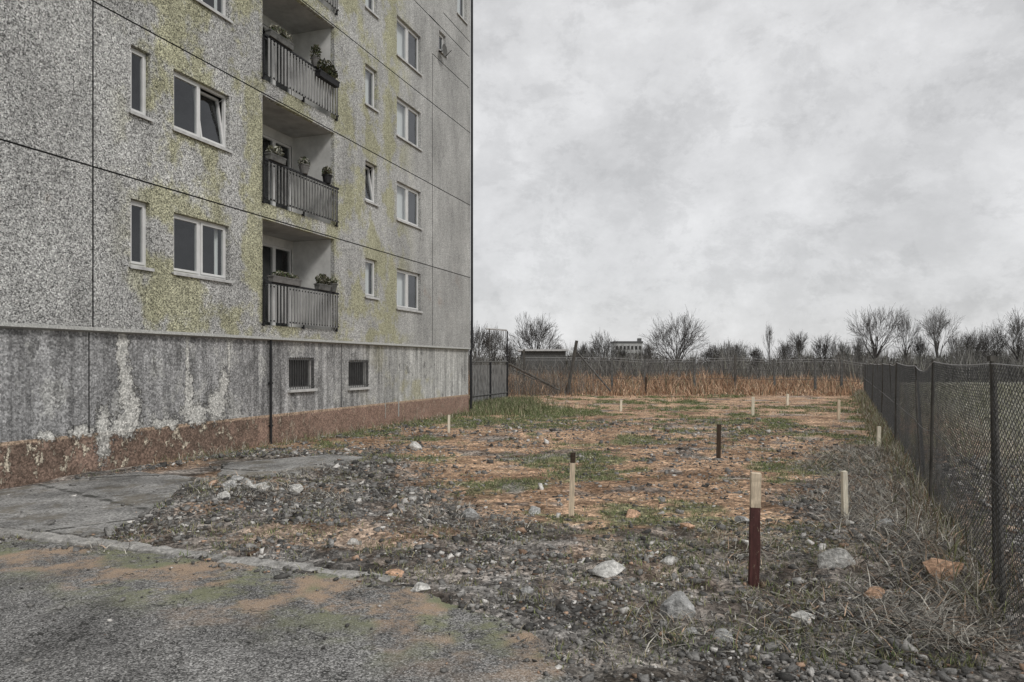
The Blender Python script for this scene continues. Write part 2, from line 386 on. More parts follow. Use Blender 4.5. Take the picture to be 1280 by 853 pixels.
def window(a, b, c, d, kind):
    w = b-a
    y = .10
    t = .05
    fr = MB().box(a, b, y, y+.07, c, c+t).box(a, b, y, y+.07, d-t, d).box(a, a+t, y, y+.07, c+t, d-t).box(b-t, b, y, y+.07, c+t, d-t)
    secs = [(a+t, b-t)]
    if w > 1.2:
        mid = (a+b)/2; 
        fr.box(mid-.035, mid+.035, y+.001, y+.069, c+t, d-t); secs = [(a+t, mid-.035), (mid+.035, b-t)]
    fo = fr.build('window', M['white'], blk, bevel=.006)
    for i, (sa, sb) in enumerate(secs):
        tilt = (kind == 'double_tilt' and i == 1) or kind == 'small_tilt'
        Mx = None
        if tilt:
            Mx = Matrix.Translation((0, y+.03, c+t)) @ Matrix.Rotation(R(-9), 4, 'X') @ Matrix.Translation((0, -(y+.03), -(c+t)))
        s = .045; y0 = y-.018; y1 = y+.045; e = .002
        sm = MB().box(sa+e, sb-e, y0, y1, c+t+e, c+t+s, 0, Mx).box(sa+e, sb-e, y0, y1, d-t-s, d-t-e, 0, Mx)
        sm.box(sa+e, sa+s, y0, y1, c+t+s, d-t-s, 0, Mx).box(sb-s, sb-e, y0, y1, c+t+s, d-t-s, 0, Mx)
        if tilt:
            sm.tube([(sb-.01, y+.03, d-t-.03), (sb-.01, y+.2, d-t-.1)], .008, 4)
        sm.build('sash', M['white'], fo)
        q4 = [(sa+s,y+.012,c+t+s),(sb-s,y+.012,c+t+s),(sb-s,y+.012,d-t-s),(sa+s,y+.012,d-t-s)]
        if Mx: q4 = [tuple(Mx @ Vector(v)) for v in q4]
        MB().quad(*q4).build('pane', M['glass'], fo)
    # room behind
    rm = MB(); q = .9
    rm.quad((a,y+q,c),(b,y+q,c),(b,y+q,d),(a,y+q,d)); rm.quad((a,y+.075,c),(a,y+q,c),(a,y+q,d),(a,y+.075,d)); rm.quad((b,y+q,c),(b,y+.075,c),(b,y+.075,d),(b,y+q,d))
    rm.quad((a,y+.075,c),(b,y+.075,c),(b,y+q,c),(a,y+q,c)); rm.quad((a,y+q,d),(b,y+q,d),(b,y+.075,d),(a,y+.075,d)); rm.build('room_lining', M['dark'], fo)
    cur = []
    if kind == 'curtained': cur = [(a+.06, a+w*.64)]
    elif kind == 'double': rw = random.uniform(.1,.45); cur = [(a+.06, a+rw), (b-random.uniform(.12,.3), b-.06)]
    elif kind == 'double_tilt': cur = [(a+.06, a+.2)]
    elif kind.startswith('small') or kind == 'narrow': cur = [(b-w*random.uniform(.3,.5), b-.06)] if kind == 'small' else []
    for (ca, cb) in cur:
        cm = MB(); n = int((cb-ca)/.03)
        for i in range(n):
            xa = ca+(cb-ca)*i/n; xb = ca+(cb-ca)*(i+1)/n; ya = y+.16+.025*math.sin(xa*70); yb = y+.16+.025*math.sin(xb*70)
            cm.quad((xa,ya,c+.06),(xb,yb,c+.06),(xb,yb,d-.05),(xa,ya,d-.05))
        cm.build('curtain', M['curtain'], fo, smooth=True)
    MB().box(a-.05, b+.05, -.055, y+.01, c-.035, c-.003).box(a-.05, b+.05, -.058, -.048, c-.06, c-.036).build('sill', M['sill'], fo)
for w in WIN: window(*w)

for (a, b, c, d) in CW:      # barred cellar windows
    fr = MB().box(a,b,.17,.22,c,c+.05).box(a,b,.17,.22,d-.05,d).box(a,a+.05,.17,.22,c+.05,d-.05).box(b-.05,b,.17,.22,c+.05,d-.05)
    fo = fr.build('window', M['sill'], blk)
    MB().quad((a,.21,c),(b,.21,c),(b,.21,d),(a,.21,d)).build('pane', M['dark'], fo)
    gb = MB()
    n = 10
    for i in range(n+1):
        x = a+.03+(b-a-.06)*i/n; gb.tube([(x,.06,c-.0),(x,.06,d+.02)], .010, 5)
    gb.box(a-.02,b+.02,.05,.07,c+.05,c+.075).box(a-.02,b+.02,.05,.07,d-.06,d-.035); gb.build('grille', M['galv'], fo)
    MB().box(a-.06,b+.06,.0,.2,c-.07,c-.004).build('sill', M['sill'], fo)

# loggias
DEP = 1.32
for k, (a, b, c, d) in enumerate(LOG):
    m = MB(); y0 = .12; e = .001
    m.quad((a,y0,c),(a,DEP,c),(a,DEP,d),(a,y0,d)); m.quad((b,DEP,c),(b,y0,c),(b,y0,d),(b,DEP,d))
    da, db, dz1 = a+.55, b-.05, c+2.22       # door + window opening on the back wall
    m.quad((a,DEP,c),(da,DEP,c),(da,DEP,d),(a,DEP,d)); m.quad((db,DEP,c),(b,DEP,c),(b,DEP,d),(db,DEP,d)); m.quad((da,DEP,dz1),(db,DEP,dz1),(db,DEP,d),(da,DEP,d))
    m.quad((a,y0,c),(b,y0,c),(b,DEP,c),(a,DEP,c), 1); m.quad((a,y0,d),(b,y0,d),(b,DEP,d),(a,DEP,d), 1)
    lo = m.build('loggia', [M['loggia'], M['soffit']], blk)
    t = .06; y = DEP+.02; mid = 19.66
    dm = MB().box(da,db,y,y+.07,dz1-t,dz1).box(da,db,y,y+.07,c,c+t).box(da,da+t,y,y+.07,c+t,dz1-t).box(db-t,db,y,y+.07,c+t,dz1-t).box(mid-.06,mid+.06,y,y+.07,c+t,dz1-t)
    dm.build('balcony_door', M['white'], lo)
    for (pa, pb) in ((da+t, mid-.06), (mid+.06, db-t)):
        MB().quad((pa,y+.03,c+t),(pb,y+.03,c+t),(pb,y+.03,dz1-t),(pa,y+.03,dz1-t)).build('pane', M['glass'], lo)
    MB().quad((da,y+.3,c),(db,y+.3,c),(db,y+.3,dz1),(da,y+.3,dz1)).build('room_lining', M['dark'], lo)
    # railing, a hand's breadth proud of the wall
    ra, rb = a-.04, b+.06; z0 = c+.08; z1 = c+1.0; pale = (k != 1)
    yy = -.09
    rl = MB().box(ra,rb,yy-.02,yy+.03,z1-.045,z1,0).box(ra,rb,yy-.01,yy+.02,z0,z0+.035,0).box(ra,rb,yy-.01,yy+.02,z1-.12,z1-.09,0)
    for x in (ra, (ra+rb)/2, rb-.04): rl.box(x,x+.04,yy+.021,yy+.05,z0-.12,z1-.046,0); 
    for x in (ra+.005, (ra+rb)/2, rb-.035): rl.box(x,x+.03,yy+.05,.0,z0-.10,z0-.06,0)
    n = 24
    for i in range(n):
        x = ra+.07+(rb-ra-.14)*(i+.5)/n; w = .027 if pale else .022; w *= random.uniform(.85,1.1)
        rl.box(x-w,x+w,yy-.028,yy-.012,z0-.02+random.uniform(-.004,.004),z1-.06,1)
    rl.build('railing', [M['iron'], M['slat'] if pale else M['slat_dark']], lo)

# satellite dish next to the small top window
sd = MB(); cx, cz = 27.0, 12.93
rings = 5; seg = 16; base = len(sd.v)
sd.v.append((cx,-.22,cz))
for i in range(1, rings+1):
    for j in range(seg):
        r = .22*i/rings; t = 2*math.pi*j/seg; sd.v.append((cx+r*math.cos(t), -.22-.5*r*r, cz+r*math.sin(t)))
for j in range(seg):
    sd.f.append((base, base+1+j, base+1+(j+1)%seg)); sd.mi.append(0)
for i in range(rings-1):
    for j in range(seg):
        sd.f.append((base+1+i*seg+j, base+1+(i+1)*seg+j, base+1+(i+1)*seg+(j+1)%seg, base+1+i*seg+(j+1)%seg)); sd.mi.append(0)
sdo = empty('satellite_dish', b2w(0,0,0), AX); tag(sdo, 'small dark satellite dish on the facade below the tiny top-floor window', 'satellite dish')
sd.build('dish', M['postg'], sdo); MB().tube([(cx,.0,cz),(cx,-.22,cz)], .02, 6).tube([(cx,-.25,cz-.22),(cx,-.5,cz-.03)], .012, 5).build('mounting_arm', M['iron'], sdo)

# balcony flower troughs and pots (things that stand on the railings)
def leaves(cx, cy, cz, rx, ry, rz, n, cols, size, hang=0):
    V = []; C_ = []
    for i in range(n):
        while True:
            p = RNG.uniform(-1,1,3)
            if (p**2).sum() < 1: break
        q = np.array([cx+p[0]*rx, cy+p[1]*ry, cz+p[2]*rz - hang*abs(p[0])*0])
        a = RNG.normal(size=3); a /= np.linalg.norm(a); b = np.cross(a, RNG.normal(size=3)); b /= np.linalg.norm(b)
        s = size*RNG.uniform(.5,1.3); c = np.array(cols[RNG.integers(len(cols))])*RNG.uniform(.6,1.4)
        V += [q-a*s, q+b*s*.35, q+a*s, q-b*s*.35]; C_ += [c]*4
    return np.array(V), np.array(C_)
def planter(u, z, w, label, foliage=260, rise=.16, y=-.09, box=True, cols=((.05,.07,.03),(.09,.08,.05),(.3,.29,.24)), mat=None, pot=False, name='flower_box'):
    r = empty(name, b2w(u, y, z), AX); tag(r, label, 'planter')
    m = MB()
    if pot:
        m.tube([(0,0,0),(0,0,.19),(0,0,.20),(0,0,.22)], [.09,.125,.14,.14], 12)
    else:
        n = len(m.v)
        m.box(-w/2,w/2,-.085,.085,.12,.15); m.v += [(x,yy,zz) for zz,s in ((0,.065),(.12,.08)) for (x,yy) in ((-w/2+.02,-s),(w/2-.02,-s),(w/2-.02,s),(-w/2+.02,s))]
        n2 = n+8
        m.f += [(n2,n2+3,n2+2,n2+1),(n2,n2+1,n2+5,n2+4),(n2+1,n2+2,n2+6,n2+5),(n2+2,n2+3,n2+7,n2+6),(n2+3,n2,n2+4,n2+7)]; m.mi += [0]*5
    m.build('pot' if pot else 'trough', mat or M['terra'], r)
    rx = .16 if pot else w/2*.95
    V, C_ = leaves(0, 0, .17+rise*.6, rx, .13, rise, foliage, cols, .05)
    npmesh('foliage', V, np.arange(len(V)).reshape(-1,4), M['leaf'], C_, r)
    return r
R0, R1, R2 = JZ[0]+1.33, JZ[1]+1.33, JZ[2]+1.33
planter(18.0, R2, .9, 'pale flower trough with sparse plants on the left of the topmost balcony rail', 220, .12, mat=M['postg'])
planter(19.75, R2-.28, .9, 'long trough of bushy dark plants hanging on the right of the topmost balcony rail', 650, .24, y=-.24, cols=((.03,.04,.02),(.06,.06,.03),(.12,.11,.07)), mat=M['iron'])
planter(19.45, R2, .3, 'plant pot with tall stalks on the rail of the topmost balcony', 240, .26, pot=True, cols=((.05,.06,.03),(.1,.09,.06)), name='plant_pot')
planter(17.85, R1, .6, 'pale tangled plant in a trough on the left of the middle balcony rail', 240, .13, cols=((.3,.3,.26),(.12,.12,.08)), mat=M['postg'])
planter(18.95, R1, .3, 'small leafy plant pot halfway along the middle balcony rail', 260, .17, pot=True, cols=((.06,.07,.04),(.3,.29,.25)), name='plant_pot')
planter(19.95, R1, .4, 'dark round pot with a bushy plant on the right of the middle balcony rail', 320, .17, pot=True, mat=M['iron'], name='plant_pot')
planter(18.2, R0, 1.1, 'long trough with low withered plants on the left of the lowest balcony rail', 200, .07)
planter(19.75, R0, .55, 'pale trough with bushy plants on the right of the lowest balcony rail', 420, .16, mat=M['postg'], cols=((.05,.06,.03),(.25,.24,.2),(.1,.1,.06)))
planter(20.2, R0, .3, 'round pot at the right end of the lowest balcony rail', 200, .12, pot=True, mat=M['postg'], name='plant_pot')

# ------------------------------------------------------------------ GROUND
def lerp(a, b, t): return a+(b-a)*t
def ss(a, b, x): 
    t = np.clip((x-a)/(b-a), 0, 1); return t*t*(3-2*t)
# cheap vectorised value noise
_perm = RNG.random((256,256))
def vn(x, y, s=1.0, oct=4, seed=0):
    x = np.asarray(x)*s+seed*17.3+500; y = np.asarray(y)*s+seed*9.1+500; t = 0; amp = .5; tot = 0
    for o in range(oct):
        xi = np.floor(x).astype(int); yi = np.floor(y).astype(int); fx = x-xi; fy = y-yi; fx = fx*fx*(3-2*fx); fy = fy*fy*(3-2*fy)
        a = _perm[xi%256, yi%256]; b = _perm[(xi+1)%256, yi%256]; c = _perm[xi%256, (yi+1)%256]; d = _perm[(xi+1)%256, (yi+1)%256]
        t = t + amp*(a*(1-fx)*(1-fy)+b*fx*(1-fy)+c*(1-fx)*fy+d*fx*fy); tot += amp; amp *= .55; x = x*2.03+11; y = y*2.03+7
    return t/tot
def kerb_y(x): return 7.9 + (x+5.62)*(-1.35/3.8)
def wall_x(y): return np.where(np.asarray(y) < 28.6, .3478*np.asarray(y)-11.47, -60.)
def paved(x, y):     # 1 where road or path lies (smooth)
    e = (vn(x, y, 1.7, 3, 4)-.5)*.5
    road = ss(0, .3, kerb_y(x)-.1-y) * ss(.0, .35, (np.where(y > 5.2, -1.6+(6.5-y)*1.3, .1+(5.2-y)*.28)+e) - x)
    path = ss(0,.2,y-kerb_y(x)) * ss(0,.2,11.8-y) * ss(0,.25,-4.35-x)
    path2 = ss(0,.2,x-wall_x(y)-.5)*ss(0,.2,14.6-y)*ss(0,.2,y-11.4)*ss(0,.2,(-4.2+(y-11.5)*.45)-x)
    return np.clip(road+path+path2, 0, 1)
def rubble(x, y):
    e = (vn(x, y, .6, 4, 1)-.5)*3.2
    near = ss(-1.2, 1.2, 7.9-y+e*.7)
    left = ss(-.7,.7, (-.3-(y-8.6)*.33)-x + e*.6)*ss(0,3,17-y)
    right = ss(-.8,.8, x-3.6+e*.6)*ss(-1,1,10.6-y)
    fr = ss(-.8,.8, x-(1.146+.4639*y-1.0)+e*.3)*ss(0,4,18-y)
    return np.clip(np.maximum.reduce([near,left,right,fr]), 0, 1)
def gh(x, y):
    x = np.asarray(x, float); y = np.asarray(y, float)
    p = paved(x, y); r = rubble(x, y); dist = np.hypot(x, y)
    h = (vn(x, y, .35, 4, 2)-.5)*.16*ss(3, 20, dist) + (vn(x, y, 2.5, 4, 3)-.5)*(.06+.10*r)
    wob = ss(0, 1.2, x-wall_x(y))      # settle against the wall
    h = h*(.35+.65*wob)
    pile = .22*np.exp(-(((x+4.0)/.9)**2+((y-9.9)/1.1)**2)) + .10*np.exp(-(((x+2.6)/1.6)**2+((y-8.6)/1.1)**2)) + .12*np.exp(-(((x-4.2)/.8)**2+((y-6.9)/1.3)**2))
    h = h+pile*(.7+.6*vn(x,y,3,3,8))
    h = h+ .25*ss(60, 160, dist)*(vn(x,y,.02,2,9)-.5)
    return h*(1-p)-.03*p
def axis(lims):
    out = []
    for a, b, st in lims: out += list(np.arange(a, b, st))
    return np.array(out+[lims[-1][1]])
xs = axis([(-2500,-400,350),(-400,-80,40),(-80,-24,7),(-24,-8,1.0),(-8,-6,.2),(-6,6,.045),(6,12,.15),(12,30,.5),(30,100,7),(100,400,40),(400,2500,350)])
ys = axis([(-600,-60,90),(-60,-8,8),(-8,3.2,.6),(3.2,10,.045),(10,16,.09),(16,30,.22),(30,60,.6),(60,140,5),(140,500,40),(500,3500,400)])
X, Y = np.meshgrid(xs, ys); Xf, Yf = X.ravel(), Y.ravel(); Zf = gh(Xf, Yf)
nx, ny = len(xs), len(ys)
ii, jj = np.meshgrid(np.arange(nx-1), np.arange(ny-1)); q = (jj*nx+ii).ravel()
def greenness(x, y):
    g_ = vn(x, y, .55, 5, 21)*.6+vn(x, y, 2.2, 4, 22)*.4
    g_ = g_ + .02*ss(14, 24, y) - .09*ss(28,38,y) + .13*np.exp(-(((x+1.0)/2.5)**2+((y-29)/5)**2)) + .08*np.exp(-((x-wall_x(y)-.9)/.8)**2) + .05*np.exp(-((x-(y*.4639+.3))/1.2)**2)
    return ss(.515, .62, g_)
def zone_col(x, y):
    r = rubble(x, y)[:,None]; g_ = greenness(x, y)[:,None]; v = vn(x, y, 3.1, 4, 30)[:,None]; w = vn(x, y, .9, 4, 31)[:,None]
    earth = lerp(np.array([.26,.165,.105]), np.array([.60,.41,.275]), ss(.3,.7,w*.5+v*.5))
    grey = lerp(np.array([.075,.073,.07]), np.array([.32,.31,.295]), ss(.3,.7,v))
    grn = lerp(np.array([.12,.145,.075]), np.array([.26,.285,.16]), v)
    c = lerp(earth, grn, g_*.8*(1-r*.7)); c = lerp(c, grey, r*.85)
    gp_ = ss(.6,.68, vn(x, y, 1.1, 4, 33))[:,None]; c = lerp(c, grey*1.1, gp_*.7)
    wpt = ss(.50,.60, vn(x, y, .7, 3, 35))[:,None]*r*ss(5,8.5,y)[:,None]; c = lerp(c, earth*.9, wpt*.6)
    far = ss(41, 46, y)[:,None]; dry = lerp(np.array([.24,.155,.10]), np.array([.46,.32,.22]), v); c = lerp(c, dry, far)
    rf = ss(.5, 4, x-(1.146+.4639*y))[:,None]; mead = lerp(np.array([.20,.20,.16]), np.array([.36,.35,.30]), v); c = lerp(c, mead, rf)
    ff = ss(90,150,y)[:,None]; c = lerp(c, np.array([.12,.12,.10]), ff)
    return c
gcol = zone_col(Xf, Yf)
go = npmesh('ground', np.stack([Xf,Yf,Zf],1), np.stack([q,q+1,q+nx+1,q+nx],1), M['ground'], gcol)
go.data.polygons.foreach_set('use_smooth', [True]*len(go.data.polygons)); tag(go, kind='structure')

def sheet(name, pts, z, mat, step=.07, amp=.05, skip=()):
    out = []
    for i, p in enumerate(pts):
        q_ = pts[(i+1) % len(pts)]; L = math.dist(p, q_); n = max(1, int(L/step)) if i not in skip else 1
        for k in range(n):
            t = k/n; x = lerp(p[0],q_[0],t); y = lerp(p[1],q_[1],t)
            if i not in skip and k:
                v_ = mn.noise_vector(Vector((x*3,y*3,z)))+mn.noise_vector(Vector((x*12,y*12,5)))*.5; x += v_.x*amp*1.6; y += v_.y*amp*1.6
            out.append((x,y,z))
    m = MB(); m.v = out; m.f = [tuple(range(len(out)))]; m.mi = [0]
    # short skirt so the broken edge has thickness
    n = len(out); m.v += [(x,y,z-.06) for x,y,_ in out]
    for i in range(n): m.f.append((i,(i+1)%n,n+(i+1)%n,n+i)); m.mi.append(0)
    return tag(m.build(name, mat), kind='structure')
sheet('asphalt_road', [(-11.2,9.6),(-8.3,8.78),(-1.75,6.42),(-.35,5.75),(.12,5.0),(.45,4.0),(1.1,1.5),(2.5,-2),(6,-9),(-16,-9),(-16,4)], .010, M['asphalt'], skip=(7,8,9,10))
sheet('concrete_path', [(-8.2,8.98),(-4.45,7.72),(-4.28,8.2),(-4.45,9.2),(-4.3,10.1),(-3.9,11.3),(-5.2,11.75),(-6.4,12.4),(-7.35,10.9)], .018, M['concrete'], amp=.06)
sheet('concrete_path', [(-4.9,12.05),(-3.9,11.62),(-2.85,14.2),(-3.7,14.65),(-5.35,13.35)], .03, M['concrete'], amp=.06)
# kerb: laid stones, worn and sunken
m = MB(); d = Vector((3.8,-1.35,0)).normalized(); p0 = Vector((-8.2,8.82,0)); s_ = 0; ang = math.atan2(d.y,d.x)
while s_ < 6.9:
    L = random.uniform(.85,1.0); c = p0+d*(s_+L/2); zt = .055-.045*max(0,(s_-3.6)/3.3)
    Mx = Matrix.Translation((c.x,c.y,zt-.06)) @ Matrix.Rotation(ang+random.uniform(-.02,.02),4,'Z') @ Matrix.Rotation(random.uniform(-.04,.04),4,'X')
    nseg = 10
    base = len(m.v); prof = [(-.11,-.08),(-.10,.045),(-.06,.06),(.06,.06),(.10,.04),(.115,-.08)]
    for i in range(nseg+1):
        for (py,pz_) in prof:
            v = Vector((-L/2+.008+(L-.016)*i/nseg, py, pz_)); v += mn.noise_vector((c+v)*6)*.022; v += mn.noise_vector((c+v)*25)*.008; m.v.append(tuple(Mx @ v))
    npz = len(prof)
    for i in range(nseg):
        for k in range(npz-1): m.f.append((base+i*npz+k, base+(i+1)*npz+k, base+(i+1)*npz+k+1, base+i*npz+k+1)); m.mi.append(0)
    m.f.append(tuple(base+k for k in range(npz))); m.f.append(tuple(base+nseg*npz+k for k in range(npz))[::-1]); m.mi += [0,0]
    s_ += L+.01
tag(m.build('kerb', M['kerb']), kind='structure')

# ------------------------------------------------------------------ STONES
CUBE_V = np.array([(x,y,z) for z in (-1,1) for y in (-1,1) for x in (-1,1)], float)*.72
CUBE_F = np.array([(0,2,3),(0,3,1),(4,5,7),(4,7,6),(0,1,5),(0,5,4),(2,6,7),(2,7,3),(0,4,6),(0,6,2),(1,3,7),(1,7,5)])
def stones(name, P, S, C_, mat):
    n = len(P); V = np.repeat(CUBE_V[None], n, 0) + RNG.uniform(-.42,.42,(n,8,3))
    V = V*RNG.uniform([.75,.5,.3],[1.5,1.05,.75],(n,1,3))
    a = RNG.uniform(0,6.28,n); t = RNG.normal(0,.35,n); ca, sa = np.cos(a)[:,None], np.sin(a)[:,None]; ct, st = np.cos(t)[:,None], np.sin(t)[:,None]
    x, y, z = V[:,:,0], V[:,:,1], V[:,:,2]; x, z = x*ct-z*st, x*st+z*ct; x, y = x*ca-y*sa, x*sa+y*ca
    V = np.stack([x,y,z],2)*S[:,None,None]
    z0 = gh(P[:,0],P[:,1]); pv = paved(P[:,0],P[:,1]); z0 = np.where(pv > .5, .015, z0)
    V += np.stack([P[:,0],P[:,1],z0+S*.16],1)[:,None]
    Fc = (CUBE_F[None]+8*np.arange(n)[:,None,None]).reshape(-1,3)
    return npmesh(name, V.reshape(-1,3), Fc, mat, np.repeat(C_,8,0))
def scatter(n, x0, x1, y0, y1, dens, power=1.):
    out = []
    while sum(len(o) for o in out) < n:
        u = RNG.random(n); y = y0+(y1-y0)*u**power; x = RNG.uniform(x0,x1,n); ok = (RNG.random(n) < dens(x,y)) & (x > wall_x(y)+.25)
        out.append(np.stack([x[ok],y[ok]],1))
    return np.concatenate(out)[:n]
def gdens(x, y):
    f = 1.3*np.abs(x) < y*.98+.8
    cl = ss(.42,.6,vn(x,y,1.3,3,40))
    return np.where(f, (.12+.88*rubble(x,y))*(.25+.75*cl)*(1-.985*paved(x,y)), .05*rubble(x,y)*(1-paved(x,y)))
P = scatter(60000, -8, 9, 3.6, 24, gdens, 1.4); S = RNG.lognormal(math.log(.0115), .62, len(P)).clip(.005,.06)*(.55+P[:,1]*.045)
base_c = RNG.choice(3, len(P), p=[.80,.15,.05]); cc = np.array([(.19,.185,.176),(.46,.445,.42),(.36,.25,.18)])[base_c]*RNG.uniform(.3,1.6,(len(P),1))
tag(stones('gravel', P, S, cc, M['gravel']), 'loose grey gravel and brick crumbs strewn over the waste ground', 'gravel', kind='stuff')

def rock(px, py, wpx, label, mat, flat=.6, group=None, name='rock', seed=0, pos=None, w=None, cat='rock'):
    x, y = pos or gp(px, py); w = w or wpx*y/F; rr = random.Random(seed+int(px*7+py))
    import bmesh
    bm = bmesh.new(); bmesh.ops.create_icosphere(bm, subdivisions=4 if w > .15 else 3, radius=1)
    sx, sy = w/2, w/2*rr.uniform(.65,.9); sz = w/2*flat; off = Vector((rr.random()*50,rr.random()*50,rr.random()*50))
    planes = [Vector((rr.gauss(0,1),rr.gauss(0,1),rr.gauss(0,.8))).normalized() for _ in range(14)]; pd = [rr.uniform(.42,.78) for _ in planes]
    for v in bm.verts:
        p = v.co.copy()
        for n_, d_ in zip(planes, pd):
            t = p.dot(n_)
            if t > d_: p -= n_*(t-d_)*.99
        p += mn.noise_vector(p*1.7+off)*.06 + mn.noise_vector(p*6+off)*.035+ mn.noise_vector(p*17+off)*.012
        v.co = Vector((p.x*sx*1.3, p.y*sy*1.3, p.z*sz*1.3))
    me = bpy.data.meshes.new(name); bm.to_mesh(me); bm.free(); me.materials.append(mat)
    o = bpy.data.objects.new(name, me); col.objects.link(o)
    o.location = (x, y, float(gh(x,y))+sz*.30); o.rotation_euler = (rr.uniform(-.15,.15), rr.uniform(-.15,.15), rr.uniform(-.5,.5))
    return tag(o, label, cat, group)
rock(845,768,52,'large grey boulder lying in the rubble left of the thick red-brown stake', M['grey'], .72)
rock(1042,708,48,'broad pale grey rock on the rubble right of the thick red-brown stake', M['pale'], .62)
rock(1178,728,46,'big orange brick chunk near the foot of the wire fence', M['orange'], .95, name='brick_chunk', cat='rubble')
rock(1092,750,32,'pale chunk of rubble with orange face beside the big orange brick', M['orange'], .6, name='brick_chunk', cat='rubble')
rock(492,718,32,'flat orange-tinted stone by the end of the kerb', M['orange'], .45)
rock(765,722,40,'flat pale grey stone between the kerb end and the thick stake', M['pale'], .42)
rock(586,650,30,'grey stone on bare earth left of the pale lath with the dark tip', M['grey'], .65)
rock(668,642,20,'small dark grey stone touching the left side of the dark-tipped lath', M['grey'], .6)
rock(790,645,24,'reddish stone on the earth between two stakes', M['orange'], .5)
rock(860,662,18,'small orange stone on the earth left of the thick stake', M['orange'], .6)
rock(520,562,16,'small pale stone near the brown plinth at the field edge', M['pale'], .8)
rock(835,708,24,'pale stone behind the large grey boulder', M['pale'], .6)
rock(862,792,26,'flat grey stone in front of the large grey boulder', M['grey'], .35)
rock(905,800,34,'low grey rock at the bottom edge right of the large boulder', M['grey'], .4)
rock(1010,772,38,'long flat pale slab fragment in the dry stalks near the bottom', M['pale'], .3)
rock(1105,668,30,'flat grey stone half buried in dry stalks', M['grey'], .35)
rock(1150,672,20,'pale stone close to the foot of the fence mesh', M['pale'], .4)
rock(525,740,26,'pale grey stone on the broken asphalt edge', M['pale'], .45)
rock(660,742,22,'grey stone in the dark rubble below the pale lath', M['grey'], .5)
rock(440,682,16,'small whitish stone beside the dry tuft near the kerb', M['pale'], .7)
rock(1130,606,26,'pale slab fragment near the fence behind the short lath', M['pale'], .3)
rock(930,655,20,'grey stone just left of the thick stake', M['grey'], .5)
rk = random.Random(5)
for i in range(34):
    a = rk.uniform(0,6.28); r_ = abs(rk.gauss(0,1)); x = -3.75+.42*r_*math.cos(a); y = 9.75+.42*r_*math.sin(a)
    rock(i*13+1, i*5, 0, 'fist-sized pale stone in the rubble heap beside the concrete path', M['pale'] if rk.random() < .75 else M['grey'], rk.uniform(.5,.85), group='pale stones heaped beside the concrete path', name='rubble_stone', seed=i, pos=(x,y), w=rk.uniform(.07,.20), cat='stone')

# ------------------------------------------------------------------ GRASS, STALKS
def blades(name, P, Hh, W, lean, C_, mat=None, z=None, lo=.2):
    n = len(P); a = RNG.uniform(0,6.28,n); d = np.stack([np.cos(a),np.sin(a)],1); ln = np.minimum(Hh*lean*RNG.uniform(lo,1.2,n), Hh*.995); b = RNG.uniform(0,6.28,n); w = np.stack([np.cos(b),np.sin(b)],1)*W[:,None]/2
    z0 = (gh(P[:,0],P[:,1]) if z is None else z)-.01; up = np.sqrt(np.maximum(Hh**2-ln**2, (Hh*.08)**2))
    v0 = np.c_[P-w, z0]; v1 = np.c_[P+w, z0]; m1 = P+d*(ln*.35)[:,None]; v2 = np.c_[m1+w*.8, z0+up*.6]; v3 = np.c_[m1-w*.8, z0+up*.6]
    tip = P+d*ln[:,None]; v4 = np.c_[tip+w*.12, z0+up]; v5 = np.c_[tip-w*.12, z0+up]
    V = np.stack([v0,v1,v2,v3,v4,v5],1).reshape(-1,3); k = 6*np.arange(n)[:,None]; Fc = np.concatenate([k+np.array([0,1,2,3]), k+np.array([3,2,4,5])])
    return npmesh(name, V, Fc, mat or M['veg'], np.repeat(C_,6,0))
def mixc(n, cols, p, lo=.6, hi=1.4): return np.array(cols)[RNG.choice(len(cols), n, p=p)]*RNG.uniform(lo,hi,(n,1))
vis = lambda x, y: (np.abs(x) < y*.78+1)
def clump(P, per, sd):
    return (np.repeat(P, per, 0)+RNG.normal(0,1,(len(P)*per,2))*sd)
# low turf tufts over the lot
P = scatter(7000, -7, 22, 4.5, 44, lambda x,y: np.where(vis(x,y), greenness(x,y)*(1-.6*rubble(x,y))*(1-paved(x,y)), 0)*(x < 1.0+.4639*y), 1.35)
P = clump(P, 11, .06); n = len(P); D = P[:,1]
o = blades('grass', P, RNG.uniform(.03,.09,n)*(.8+D*.012), (.004+D*.0006), .85, mixc(n, [(.13,.17,.075),(.22,.25,.12),(.36,.32,.21)], [.45,.35,.2]))
tag(o, 'short patchy grass growing through the bare earth of the lot', 'grass', kind='stuff')
P = scatter(1500, -7, 12, 4.4, 20, lambda x,y: np.where(vis(x,y), (.15+.85*ss(.5,.64,vn(x,y,1.4,4,50)))*rubble(x,y)*(1-paved(x,y)),0)*(x < 1.0+.4639*y), 1.2)
P = clump(P, 9, .05); n = len(P)
o = blades('weeds', P, RNG.uniform(.02,.09,n), .006+RNG.random(n)*.004, .9, mixc(n, [(.16,.18,.08),(.26,.26,.14),(.36,.32,.24)], [.4,.3,.3]))
tag(o, 'low weeds and moss sprouting between the stones', 'weeds', kind='stuff')
